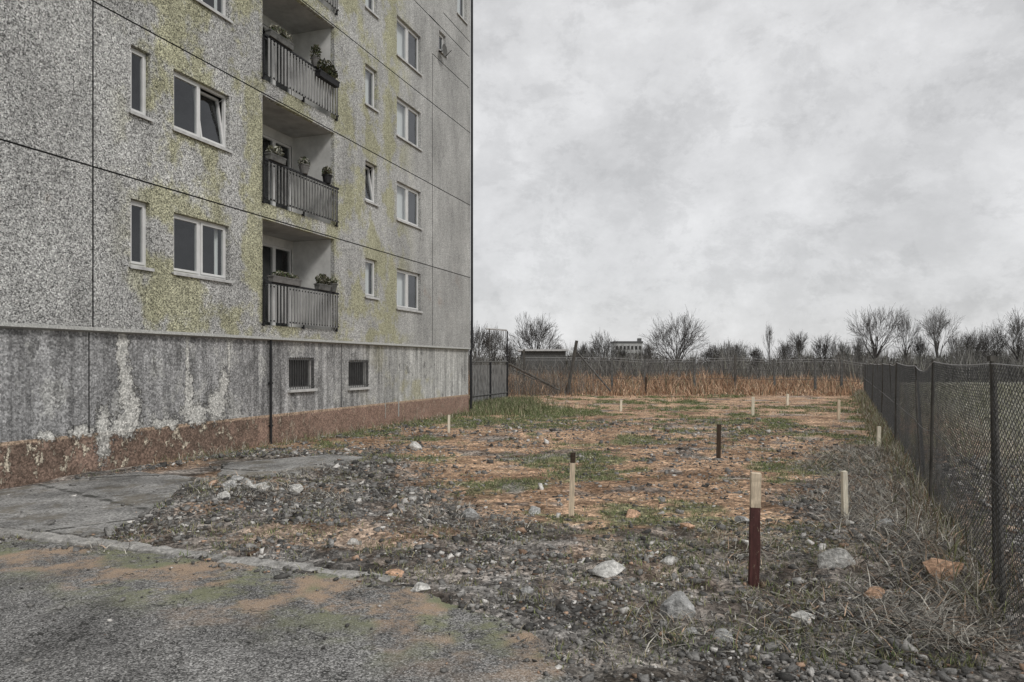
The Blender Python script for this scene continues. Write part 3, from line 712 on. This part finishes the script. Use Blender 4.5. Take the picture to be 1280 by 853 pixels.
# flattened dry stalks
P1 = scatter(12000, 1.5, 8, 4.6, 16, lambda x,y: ss(-.4,1.2,x-(.62+.36*y)+(vn(x,y,1,3,60)-.5)*2)*(x < 1.12+.4639*y)*1., 1.1)
P2 = scatter(8000, -6, 6, 4.6, 14, lambda x,y: np.where(vis(x,y), rubble(x,y)*(1-paved(x,y))*ss(.42,.6,vn(x,y,.8,3,61)),0)*(x < 1.1+.4639*y))
P3 = scatter(6000, -4, 16, 9, 34, lambda x,y: np.where(vis(x,y), .5,0)*(1-paved(x,y))*(x < 1.1+.4639*y))
P = np.concatenate([P1,P2,P3]); n = len(P)
o = blades('dry_stalks', P, RNG.uniform(.05,.34,n)*np.where(P[:,0] > .62+.36*P[:,1], 1, .55), .005+RNG.random(n)*.005+P[:,1]*.0003, 1.0, mixc(n, [(.44,.42,.37),(.26,.24,.21),(.10,.095,.085),(.44,.32,.23)], [.40,.28,.22,.1]), lo=.80, z=gh(P[:,0],P[:,1])+RNG.uniform(.005,.05,n))
tag(o, 'flattened dry grey stalks and straw on the rubble by the fence', 'dry stalks', kind='stuff')
# rank growth along both fences and by the building
def line_pts(n, a, b, sd): 
    t = RNG.random(n)[:,None]; return np.array(a)*(1-t)+np.array(b)*t+RNG.normal(0,1,(n,2))*sd
P = np.concatenate([line_pts(9000,(3.45,5.0),(22.2,46),.2), line_pts(2500,(4.6,5.2),(24,46),.7), line_pts(1300,(-1.3,28),(-6.6,13.2),.2)]); n = len(P)
o = blades('fence_weeds', P, RNG.uniform(.06,.42,n)*np.where(P[:,0]<0,.6,1), .006+P[:,1]*.0006, .9, mixc(n, [(.34,.32,.26),(.18,.19,.10),(.22,.16,.11)], [.4,.35,.25]))
tag(o, 'taller dry grass along the foot of the fence and the plinth', 'grass', kind='stuff')
P = np.concatenate([RNG.normal([-.9,30.5],[1.3,2.2],(1500,2)), line_pts(900,(-1.4,33.2),(0.6,35.6),.4)]); P = P[P[:,0] > wall_x(P[:,1])+.3]; P = clump(P,4,.12); n = len(P)
o = blades('meadow_grass', P, RNG.uniform(.1,.38,n), .025+0*P[:,0], .7, mixc(n, [(.14,.165,.085),(.22,.235,.13),(.34,.3,.21)], [.5,.3,.2]))
tag(o, 'longer green grass at the far corner of the apartment block', 'grass', kind='stuff')
# tall dry growth behind the back of the lot
P = RNG.uniform([-8,33],[28,75],(44000,2)); P = P[(RNG.random(len(P)) < ss(38,45,P[:,1]+(vn(P[:,0],P[:,1],.3,4,71)-.5)*14)) & (P[:,0] > wall_x(P[:,1])+1.2) & (P[:,0] < 1.1+.4639*P[:,1])]; P = np.concatenate([P, RNG.uniform([-25,50],[-4,80],(4000,2))]); n = len(P); tall = .05+2.6*vn(P[:,0],P[:,1],.5,5,70)**2.4
tall *= .45+.55*ss(40,50,P[:,1])
o = blades('tall_dry_grass', P, tall*RNG.uniform(.6,1.1,n), .03+P[:,1]*.0005, .8, mixc(n, [(.42,.275,.18),(.24,.155,.105),(.56,.42,.30),(.22,.21,.14)], [.42,.26,.18,.14]))
tag(o, 'band of rust-brown dead grass and reeds behind the staked plot', 'dry grass', kind='stuff')
# meadow beyond right fence
P = RNG.uniform([4,3.5],[60,60],(60000,2)); P = P[(P[:,0] > 1.9+.4639*P[:,1]) & (P[:,0] < P[:,1]*.95+5)][:26000]; n = len(P)
o = blades('rough_meadow', P, RNG.uniform(.1,.5,n), .012+P[:,1]*.0008, .7, mixc(n, [(.30,.30,.21),(.46,.44,.37),(.2,.195,.165)], [.45,.35,.2]))
tag(o, 'rough pale green and straw meadow beyond the wire fence', 'grass', kind='stuff')

# ------------------------------------------------------------------ STAKES
CL = []
def stake(px, py0, py1, wpx, label, mats, split=None, lean=(.02,.015), group=None, rnd=False, name='survey_stake'):
    x, y = gp(px, py1); z = float(gh(x,y)); h = (py1-py0)/F*y; w = max(wpx*y/F, .022)
    r = empty(name, (x,y,z), random.uniform(-.25,.25)); tag(r, label, 'stake', group); r.rotation_euler = (lean[0], lean[1], random.uniform(-.3,.3))
    for q_ in range(7):
        a_ = random.uniform(0,6.28); CL.append((x+math.cos(a_)*w*random.uniform(.7,1.5), y+math.sin(a_)*w*random.uniform(.7,1.5)))
    zs_ = -.12; cuts = [zs_, h] if split is None else [zs_, h*split, h]
    for i in range(len(cuts)-1):
        a, b = cuts[i], cuts[i+1]; m = MB(); ww = w/2*(1.0 if i == 0 else .985); nn = 8
        if split is not None and i == 1: a += .0
        base = 0
        for k in range(nn+1):
            zz = lerp(a,b,k/nn); j = .012*w
            if k == nn and i == len(cuts)-2: tops = [random.uniform(-.06,.06)*w for _ in range(4)]
            else: tops = [0]*4
            for (sx,sy),tz in zip(((-1,-1),(1,-1),(1,1),(-1,1)),tops): m.v.append((sx*ww+random.uniform(-j,j)*3, sy*ww*.85+random.uniform(-j,j)*3, zz+tz))
        for k in range(nn):
            for q_ in range(4): m.f.append((k*4+q_,k*4+(q_+1)%4,(k+1)*4+(q_+1)%4,(k+1)*4+q_)); m.mi.append(0)
        m.f.append((nn*4,nn*4+1,nn*4+2,nn*4+3)); m.mi.append(0); m.f.append((3,2,1,0)); m.mi.append(0)
        m.build('stake_top' if i else 'shaft', mats[i], r, bevel=.002)
    return r
stake(942,585,727,12,'thick square stake, dark red-brown below a bare pine top, nearest and tallest of the stakes',[M['woodred'],M['wood']],.70)
stake(714,568,648,6,'slim pale lath with a dark tip standing on bare earth',[M['wood'],M['wooddark']],.84,lean=(0,.03))
stake(1056,588,645,6.5,'short cream lath between the thick stake and the wire fence',[M['woodpale']],lean=(0,-.02))
stake(898,530,574,5,'dark brown stake in the middle of the plot, without any pale end',[M['wooddark']])
stake(1098,534,562,4,'short pale stake near the fence behind the cream lath',[M['woodpale']])
stake(941,497,520,3.4,'thin pale stake in the far half of the plot, straight behind the thick stake',[M['woodpale']])
stake(984,492,506,2.6,'tiny pale stake far back in the plot, right of the centre',[M['woodpale']])
stake(1048,500,525,3,'thin pale stake far back near the wire fence',[M['wood']])
stake(776,499,514,2.6,'tiny pale stake far back in the plot, left of the centre',[M['woodpale']])
stake(561,520,542,3,'thin pale stake beside the plinth near the block corner',[M['woodpale']])
stake(807,472,494,2.6,'thin dark stake at the back of the plot before the brown grass',[M['wooddark']])

P = np.array(CL); tag(stones('soil_clods', P, RNG.uniform(.012,.032,len(P)), np.array([(.20,.15,.11)])*RNG.uniform(.6,1.3,(len(P),1)), M['gravel']), 'loose clods of soil pushed up around the stakes', 'soil', kind='stuff')
# ------------------------------------------------------------------ CHAIN-LINK FENCE (right)
FA = np.array([3.73,5.57]); FD = np.array([.4639,1.0]); 
def fpt(Z): return FA+FD*(Z-5.57)
fence = empty('chain_link_fence', (float(fpt(5.6)[0]), 5.6, 0)); tag(fence, 'sagging dark wire mesh fence on thin posts along the right side of the plot', 'fence')
fo_ = Vector(fence.location)
PZ = [1.6, 5.63, 9.42, 11.8, 16.2, 18.6, 22.3, 26.0, 30.0, 34.0, 38.0, 42.0, 46.0]
SAG = [.02,.03,.11,.03,.05,.02,.03,.03,.03,.03,.03,.03]
tops = [1.85,1.87,1.90,1.84,1.90,1.86,1.88,1.86,1.87,1.9,1.86,1.88,1.9]
def top_at(Z):
    for i in range(len(PZ)-1):
        if PZ[i] <= Z <= PZ[i+1]:
            t = (Z-PZ[i])/(PZ[i+1]-PZ[i]); return lerp(tops[i],tops[i+1],t)-SAG[i]*4*t*(1-t)
    return 1.85
for i, Z in enumerate(PZ):
    x, y = fpt(Z); z0 = float(gh(x,y)); p = Vector((x,y,0))-fo_
    lx = [0,.03,-.05,.16,-.04,.1,.03,.09,-.08,.05,.08,-.04,0][i]
    r_ = .021 if i < 4 else .028
    m = MB().tube([tuple(p+Vector((lx,0,z0-.2))), tuple(p+Vector((0,0,tops[i]+.03)))], r_, 8)
    if i == 1:   # near post with its strut
        m.box(p.x-.03,p.x+.03,p.y-.02,p.y+.02,tops[i]+.02,tops[i]+.06)
        q_ = fpt(Z-.25); m.tube([(q_[0]-fo_.x+.03,q_[1]-fo_.y,z0-.1),tuple(p+Vector((.01,0,1.75)))], .022, 7)
    if i in (3, 6):
        q_ = fpt(Z+1.0*(1 if i == 6 else -1)); m.tube([(q_[0]-fo_.x,q_[1]-fo_.y,z0-.1),tuple(p+Vector((0,0,1.6)))], .02, 6)
    m.build('post', M['postc'], fence)
def chain(Z0, Z1, zfun, sstep, rad, y_off=0):
    L = (Z1-Z0)*math.hypot(.4639,1); ns = int(L/sstep); V = []; Fc = []; 
    vb = 0
    for s in range(ns):
        Zc = Z0+(Z1-Z0)*s/ns; dz = (Z1-Z0)/ns
        zt = zfun(Zc); x0,y0 = fpt(Zc); zb = .02
        npt = int((zt-zb)/(sstep*.5)); k = np.arange(npt+1); zz = zt-(zt-zb)*k/npt
        Zk = Zc+dz*(.02+.96*((k+s)%2))
        bow = .012*math.sin(Zc*.7+math.sin(Zc*2.1))*np.sin(np.pi*(zz/zt))+.006*np.sin(zz*3+Zc*1.3)
        px_ = FA[0]+FD[0]*(Zk-5.57)+bow; py_ = Zk
        P_ = np.stack([px_,py_,zz+.004*np.sin(Zc*2+zz*2)],1)
        for off in ((rad,0,0),(-rad*.5,0,rad*.87),(-rad*.5,0,-rad*.87)): V.append(P_+np.array(off))
        n_ = npt+1; i_ = np.arange(npt)
        for a in range(3):
            b = (a+1)%3; Fc.append(np.stack([vb+a*n_+i_, vb+b*n_+i_, vb+b*n_+i_+1, vb+a*n_+i_+1],1))
        vb += 3*n_
    return np.concatenate(V), np.concatenate(Fc)
parts_v, parts_f = [], []; off = 0
for (a,b,st,rad) in ((1.6,12,.052,.0033),(12,24,.07,.0042),(24,46,.11,.0068)):
    V, Fc = chain(a,b,top_at,st,rad); parts_v.append(V-np.array(fo_)); parts_f.append(Fc+off); off += len(V)
npmesh('wire_mesh', np.concatenate(parts_v), np.concatenate(parts_f), M['galv'], None, fence)
for lvl, mt, rr_ in ((1.0,M['wirelight'],.0045),(.52,M['galv'],.004),(.04,M['galv'],.004)):
    m = MB(); pts = []
    for Z in np.arange(1.6,46.01,.35):
        x,y = fpt(Z); pts.append((x-fo_.x-.012,y-fo_.y,top_at(Z)*lvl+.004))
    m.tube(pts, [rr_+p[1]*.00022 for p in pts], 5); m.build('tension_wire', mt, fence)

# ------------------------------------------------------------------ BACK FENCE
bf = empty('wire_fence', (10,50,0)); tag(bf, 'low thin wire fence with scattered posts across the back of the plot', 'fence')
BP = [(655,437,47.5),(765,447,49.5),(806,450,50),(868,449,50),(919,444,49.8),(968,450,49),(1019,449,48),(1052,450,47)]
def bl(px, Z): return ((px-640)/F*Z-10, Z-50)
tp = []
for i,(px,py,Z) in enumerate(BP):
    x,y = bl(px,Z); zt = H+(455-py)/F*Z; tp.append((x,y,min(zt,2.3)))
    MB().box(x-.07,x+.07,y-.06,y+.06,-.2,zt).build('post', M['postc'] if i in (0,4) else M['postg'], bf)
tp.append((22.4-10, 46-50, 1.9))
for hh in (1.0,.93,.66,.38):
    m = MB(); m.tube([(a,b,c*hh-.02) for a,b,c in tp], .013, 4); m.build('tension_wire', M['wirelight'] if hh > .9 else M['galv'], bf)
m = MB()
for i in range(len(tp)-1):
    a, b = Vector(tp[i]), Vector(tp[i+1]); n = int((b-a).length/.3)
    for k in range(n):
        for (t0,t1) in (((k)/n,(k+1.6)/n),((k+1.6)/n,k/n)):
            p = a.lerp(b,min(t0,1)); q_ = a.lerp(b,min(t1,1)); m.tube([(p.x,p.y,.1),(q_.x,q_.y,q_.z*.95)], .006, 3, cap=False)
m.build('wire_mesh', M['galv'], bf)

# tangled brush by the fallen poles
P = RNG.normal([1.2,46],[1.9,2.5],(3200,2)); n = len(P)
o = blades('tangled_brush', P, RNG.uniform(.4,2.1,n), .02+0*P[:,0], 1.0, mixc(n, [(.13,.125,.115),(.22,.21,.19),(.28,.2,.14)], [.45,.3,.25]), lo=.1)
tag(o, 'tangled leafless brush around the fallen poles', 'brush', kind='stuff')
# board / sheet gate at the block corner
gt = empty('sheet_metal_gate', (-1.1,34.6,0)); tag(gt, 'dark sheet-metal gate panel beside the far corner of the block', 'gate')
a = Vector(pz(589,453,31.5)); b = Vector(pz(634,453,36)); d = b-a; n = 12
m = MB()
for i in range(n*2):
    p = a+d*(i/(n*2)); q_ = a+d*((i+1)/(n*2)); o1 = .02 if i%2 else -.02; o2 = o1
    m.quad(tuple(Vector((p.x,p.y+o1,.0))-Vector(gt.location)),tuple(Vector((q_.x,q_.y+o2,.0))-Vector(gt.location)),tuple(Vector((q_.x,q_.y+o2,1.82+random.uniform(-.03,.02)))-Vector(gt.location)),tuple(Vector((p.x,p.y+o1,1.82))-Vector(gt.location)))
m.build('panel', M['board'], gt)
m = MB(); L0 = Vector(gt.location)
for t in (0,.5,1): p = a+d*t-L0; MB().box(p.x-.05,p.x+.05,p.y-.09,p.y-.03,-.2,1.95).build('gate_post', M['iron'], gt)
MB().tube([tuple(a-L0+Vector((0,-.06,.02))),tuple(b-L0+Vector((0,-.06,.02)))],.035,6).tube([tuple(a-L0+Vector((0,-.06,-1.5))),tuple(b-L0+Vector((0,-.06,-1.5)))],.03,6).build('rail', M['postg'], gt)

def pole(name, p, q_, r, label, cat, mat, extra=None):
    p = Vector(p); q_ = Vector(q_); o = MB().tube([(0,0,0), tuple((q_-p)*.5+Vector((0,0,.0))), tuple(q_-p)], [r,r*.95,r*.85], 8)
    if extra: extra(o, p)
    ob = o.build(name, mat); ob.location = p; return tag(ob, label, cat)
pole('leaning_pole', pz(709,493,44), pz(721,426,44), .11, 'thick dark pole leaning at the back of the plot', 'pole', M['postc'])
pole('diagonal_strut', pz(764,490,44.4), pz(722,441,44.2), .055, 'thin strut sloping from the leaning pole down to the right', 'pole', M['postg'])
pole('fallen_pole', pz(692,484,42), pz(636,455,41), .07, 'dark fallen pole sloping down from the sheet-metal gate', 'pole', M['postc'])
pole('slanting_rail', pz(700,488,42.5), pz(640,462,41.6), .035, 'thinner rail sloping just below the fallen pole', 'pole', M['postg'])
pole('thin_mast', pz(599,462,60), pz(599,409,60), .05, 'thin upright mast just right of the block edge', 'pole', M['postg'])
# steel frame behind the gate
fr = empty('steel_frame', pz(621,480,52)); fr.location.z = 0; tag(fr, 'tall light steel frame with two uprights behind the sheet-metal gate', 'frame')
def fl(px,py): return tuple(Vector(pz(px,py,52))-Vector(fr.location))
for px in (612,634): MB().tube([(fl(px,450)[0],0,0),fl(px,411 if px < 620 else 414)], .06, 6).build('upright', M['postg'] if px < 620 else M['iron'], fr)
MB().tube([fl(607,411),fl(634,413)], .07, 6).build('crossbar', M['sill'], fr)
m = MB()
for i in range(9):
    px = 614+i*2.2; m.tube([fl(px,414),fl(px+1.2,436)], .022, 4)
m.tube([fl(612,436),fl(634,437)],.03,4); m.build('lattice', M['postg'], fr)

# ------------------------------------------------------------------ DISTANT BUILDINGS
sh = empty('low_shed', (0,78,0)); tag(sh, 'low flat-roofed grey shed behind the round bare tree at the left', 'shed')
x0 = (652-640)/F*78; x1 = (707-640)/F*78
MB().box(x0,x1,0,5,0,3.25).build('wall', M['postg'], sh); MB().box(x0-.4,x1+.3,-.4,5.3,3.25,3.45).build('roof', M['sill'], sh)
MB().box(x1+.2,x1+1.6,-.6,2.5,0,2.3).build('lean_to', M['postg'], sh)
db = empty('distant_apartment_block', (0,300,0)); tag(db, 'pale apartment block far off on the skyline between two bare trees', 'apartment building')
x0 = (768-640)/F*300; x1 = (803-640)/F*300
MB().box(x0,x1,0,10,0,10.6).build('wall', M['bwall'], db); MB().box(x0-.3,x1+.3,-.3,10.3,10.6,11.3).build('roof', M['broof'], db)
for j in range(3):
    for i in range(7): MB().box(x0+.6+i*1.6,x0+1.5+i*1.6,-.05,-.002,2+j*2.9,3.5+j*2.9).build('window', M['dark'], db)
MB().box(x1-1.5,x1,2,4,11.3,12.6).build('chimney', M['broof'], db)

# ------------------------------------------------------------------ TREES
def grow(m, rr_, p, d, L, r, depth, maxd, up, wander, kids, minr, step=3):
    pts = [p]; rs = [r]; q_ = p.copy(); dd = d.copy()
    for i in range(step):
        dd = (dd+Vector((rr_.gauss(0,wander),rr_.gauss(0,wander),rr_.gauss(0,wander)+up))).normalized(); q_ = q_+dd*(L/step); pts.append(q_.copy()); rs.append(max(r*(1-.45*(i+1)/step), minr))
    m.tube([tuple(a) for a in pts], rs, 5 if depth < 2 else 3, cap=False)
    if depth >= maxd: return
    k = kids[min(depth,len(kids)-1)]
    for i in range(k):
        t = rr_.uniform(.35,1.0) if i else 1.0; idx = min(int(t*step), step-1) ; f = t*step-idx; b = pts[idx].lerp(pts[idx+1], min(f,1))
        ax = dd.cross(Vector((rr_.gauss(0,1),rr_.gauss(0,1),rr_.gauss(0,1)))).normalized(); an = rr_.uniform(.3,.75) if i else rr_.uniform(.05,.3)
        nd = (Matrix.Rotation(an,3,ax) @ dd).normalized()
        grow(m, rr_, b, nd, L*rr_.uniform(.62,.85), max(rs[-1]*rr_.uniform(.55,.9),minr), depth+1, maxd, up, wander, kids, minr)
def tree(px, ptop, pwidth, Z, label, seed, form='round', name='bare_tree', mat='bark'):
    rr_ = random.Random(seed); h = H+(455-ptop)/F*Z; w = pwidth/F*Z; x = (px-640)/F*Z
    root = empty(name, (x,Z,0)); tag(root, label, 'tree')
    th = h*(.22 if form == 'round' else .3 if form == 'open' else .12); r0 = h*.028; minr = Z/F*.14
    trunk = MB().tube([(0,0,-.3),(rr_.gauss(0,.1),0,th*.5),(0,0,th)], [r0*1.3,r0,r0*.9], 7); trunk.build('trunk', M[mat], root, smooth=True)
    m = MB(); nl = {'round':14,'open':8,'poplar':7}[form]
    for i in range(nl):
        az = 2*math.pi*i/nl*1.0+rr_.uniform(-.3,.3); 
        el = {'round':rr_.uniform(.15,1.25),'open':rr_.uniform(.1,.9),'poplar':rr_.uniform(.05,.25)}[form]
        if i == 0: el = .05
        d = Vector((math.cos(az)*math.sin(el), math.sin(az)*math.sin(el), math.cos(el)))
        zb = th*rr_.uniform(.75,1) if form != 'poplar' else lerp(th, h*.7, i/nl)
        L = (h-th)*.42 if form != 'poplar' else (h-zb)*.35
        grow(m, rr_, Vector((0,0,zb)), d, L, r0*.5, 1, 5 if form != 'poplar' else 4, .035 if form != 'poplar' else .10, .10, [2,3,4,3,3] if form == 'round' else [3,4,3,3,3], minr)
    V = np.array(m.v)      # fit the crown to its size
    zt = np.percentile(V[:,2], 99.8); sx = (w/2)/np.percentile(np.hypot(V[:,0],V[:,1]), 98.5); sz = (h-th)/(zt-th)
    V[:,0] *= sx; V[:,1] *= sx; V[:,2] = th+(V[:,2]-th)*sz
    m.v = [tuple(v) for v in V]; m.build('crown', M[mat], root)
    return root
tree(671,392,84,92,'wide rounded bare tree behind the shed, nearest the apartment block',1)
tree(846,390,88,95,'large rounded bare tree standing alone in the centre of the skyline',2)
tree(755,414,52,98,'small bare tree left of the distant pale apartment block',3)
tree(618,408,40,88,'bare tree half hidden by the steel frame at the block edge',4,'open')
tree(962,402,15,95,'slender upright bare tree in the middle of the skyline',5,'poplar','bare_poplar')
tree(1000,414,44,95,'low bare tree with a broad crown, left of the tall pair',6,'open')
tree(1030,417,34,90,'small forked bare tree just left of the tall pair',7,'open')
tree(1094,383,74,85,'tall spreading bare tree, left one of the tall pair near the fence',8,'open')
tree(1132,386,40,88,'narrower bare tree squeezed between two tall spreading trees',9,'open')
tree(1172,384,54,84,'tall open-crowned bare tree with clear trunk, right one of the tall pair',10,'open',mat='bark2')
tree(1272,386,74,80,'tall bare tree cut by the right edge of the view',11,'open')
tree(1222,409,60,92,'grey twiggy tree between the tall pair and the right edge',12)
tree(905,426,40,105,'low grey twiggy tree right of the lone rounded tree',13,mat='bark2')
tree(730,428,34,96,'low bare shrub-like tree beside the leaning pole',14)
tree(1330,395,70,80,'bare tree past the right edge of the view',15,'open')
for i_, (px_, pt_, pw_) in enumerate([(636,424,30),(700,426,26),(778,431,22),(812,428,20),(890,430,26),(925,427,30),(945,431,22),(980,426,24),(1050,424,28),(1074,420,22),(1150,418,26),(1196,414,30),(1243,402,40),(1300,408,44)]):
    tree(px_, pt_, pw_, 82+(i_*7)%20, 'small leafless shrub standing up out of the scrub on the horizon', 40+i_, 'open', 'bare_shrub', 'bark2' if i_%2 else 'bark')['group'] = 'leafless shrubs along the horizon'
tree(596,405,60,110,'bare tree mostly behind the apartment block edge',16)

# distant scrub and woodland that read as one mass
def scrub(name, n, x0, x1, z0, z1, hf, cols, p, label, wid, seed):
    P = RNG.uniform([x0,z0],[x1,z1],(n,2)); P = P[np.abs(P[:,0]-P[:,1]*.2) < 1.3*P[:,1]]; h = hf(P[:,0],P[:,1])
    z = gh(P[:,0],P[:,1]); hh = h*RNG.uniform(.35,1.05,len(P))
    o = blades(name, P, hh, wid+0*hh, .45, mixc(len(P), cols, p, .5,1.5)); o2 = o
    return tag(o, label, 'woodland', kind='stuff')
def hf1(x, y):
    px = 640+F*x/y; lump = vn(px, px*0, .035, 4, 80); lump2 = vn(px, y*0, .12, 3, 81); tgt = 433-14*(lump-.4)*2-8*(lump2-.5)*2 - 14*ss(1160,1240,px) + 4*ss(720,600,px)
    return np.maximum((455-tgt)/F*y+H, 1.0)*np.where(y > 88, 1, .55+.3*lump)
scrub('distant_scrub', 60000, -60, 150, 72, 105, hf1, [(.17,.165,.155),(.25,.243,.23),(.10,.097,.09),(.19,.19,.155)], [.4,.25,.2,.15], 'dark band of leafless scrub and hedges along the horizon', .055, 1)
P = RNG.uniform([-60,84],[150,110],(26000,2)); h = hf1(P[:,0],P[:,1])
V, C_ = [], []
z = RNG.uniform(.02,.62,len(P))*h; A = RNG.normal(size=(len(P),3)); A /= np.linalg.norm(A,axis=1)[:,None]; B = np.cross(A,RNG.normal(size=(len(P),3))); B /= np.linalg.norm(B,axis=1)[:,None]
s_ = RNG.uniform(.12,.32,len(P))[:,None]; Q = np.c_[P,z]; V = np.stack([Q-A*s_,Q+B*s_*.5,Q+A*s_,Q-B*s_*.5],1).reshape(-1,3)
o = npmesh('woodland_undergrowth', V, np.arange(len(V)).reshape(-1,4), M['veg'], np.repeat(mixc(len(P), [(.17,.165,.155),(.11,.105,.10),(.24,.235,.215)], [.4,.35,.25]),4,0)); tag(o, 'dense dark undergrowth filling the tree line', 'woodland', kind='stuff')

# ------------------------------------------------------------------ SKY, SUN, CAMERA
w = bpy.data.worlds.new('World'); sc.world = w; w.use_nodes = True; nt = w.node_tree; nt.nodes.clear()
out = nt.nodes.new('ShaderNodeOutputWorld'); bg = nt.nodes.new('ShaderNodeBackground'); bg.inputs[1].default_value = .1
sky = nt.nodes.new('ShaderNodeTexSky'); sky.sky_type = 'NISHITA'; sky.sun_disc = False; sky.sun_elevation = R(42); sky.sun_rotation = R(140)
tc = nt.nodes.new('ShaderNodeTexCoord'); mp = nt.nodes.new('ShaderNodeMapping'); mp.inputs['Scale'].default_value = (1,1,1.5); nt.links.new(tc.outputs['Generated'], mp.inputs[0])
def wn(scale, det, rough, dist, loc):
    mm = nt.nodes.new('ShaderNodeMapping'); mm.inputs['Scale'].default_value = (1,1,1.4); mm.inputs['Location'].default_value = loc; nt.links.new(tc.outputs['Generated'], mm.inputs[0])
    x = nt.nodes.new('ShaderNodeTexNoise'); x.inputs['Scale'].default_value = scale; x.inputs['Detail'].default_value = det; x.inputs['Roughness'].default_value = rough; x.inputs['Distortion'].default_value = dist
    nt.links.new(mm.outputs[0], x.inputs['Vector']); return x.outputs['Fac']
def wr(f, stops):
    x = nt.nodes.new('ShaderNodeValToRGB'); nt.links.new(f, x.inputs[0]); e = x.color_ramp.elements
    while len(e) < len(stops): e.new(.5)
    for el,(p,c) in zip(e,stops): el.position = p; el.color = (c,c,c*1.005,1)
    return x.outputs[0]
def wm(a, b, mode, fac):
    x = nt.nodes.new('ShaderNodeMix'); x.data_type = 'RGBA'; x.blend_type = mode
    for s, v in ((0,fac),(6,a),(7,b)):
        if isinstance(v, bpy.types.NodeSocket): nt.links.new(v, x.inputs[s])
        else: x.inputs[s].default_value = v
    return x.outputs[2]
c1 = wr(wn(4.2, 9, .66, .1, (2,1,0)), [(.36,.55),(.45,.60),(.48,.635),(.54,.67),(.58,.705),(.68,.76)])
c2 = wr(wn(10, 6, .7, .2, (5,2,3)), [(.40,.88),(.46,.95),(.48,.99),(.6,1.03)])
cl = wm(c1, c2, 'MULTIPLY', .8)
cl = wm(cl, (11.2,11.2,11.2,1), 'MULTIPLY', 1.0)
fin = wm(cl, sky.outputs[0], 'MIX', .06)
nt.links.new(fin, bg.inputs[0]); nt.links.new(bg.outputs[0], out.inputs[0])
sun = bpy.data.lights.new('sun', 'SUN'); sun.energy = 1.5; sun.angle = R(12); sun.color = (1,.97,.93)
so = bpy.data.objects.new('sun', sun); col.objects.link(so)
az = R(140); el = R(42); dirv = Vector((math.sin(az)*math.cos(el), math.cos(az)*math.cos(el), math.sin(el)))
so.rotation_euler = dirv.to_track_quat('Z','Y').to_euler()
cam = bpy.data.cameras.new('camera'); cam.sensor_width = 36; cam.lens = 36*F/1280; cam.shift_y = 28.5/1280; cam.clip_start = .05; cam.clip_end = 6000
co = bpy.data.objects.new('camera', cam); col.objects.link(co); co.location = (0,0,H); co.rotation_euler = (R(90),0,0); sc.camera = co
sc.view_settings.view_transform = 'Standard'; sc.view_settings.look = 'None'; sc.view_settings.exposure = 0; sc.view_settings.gamma = 1
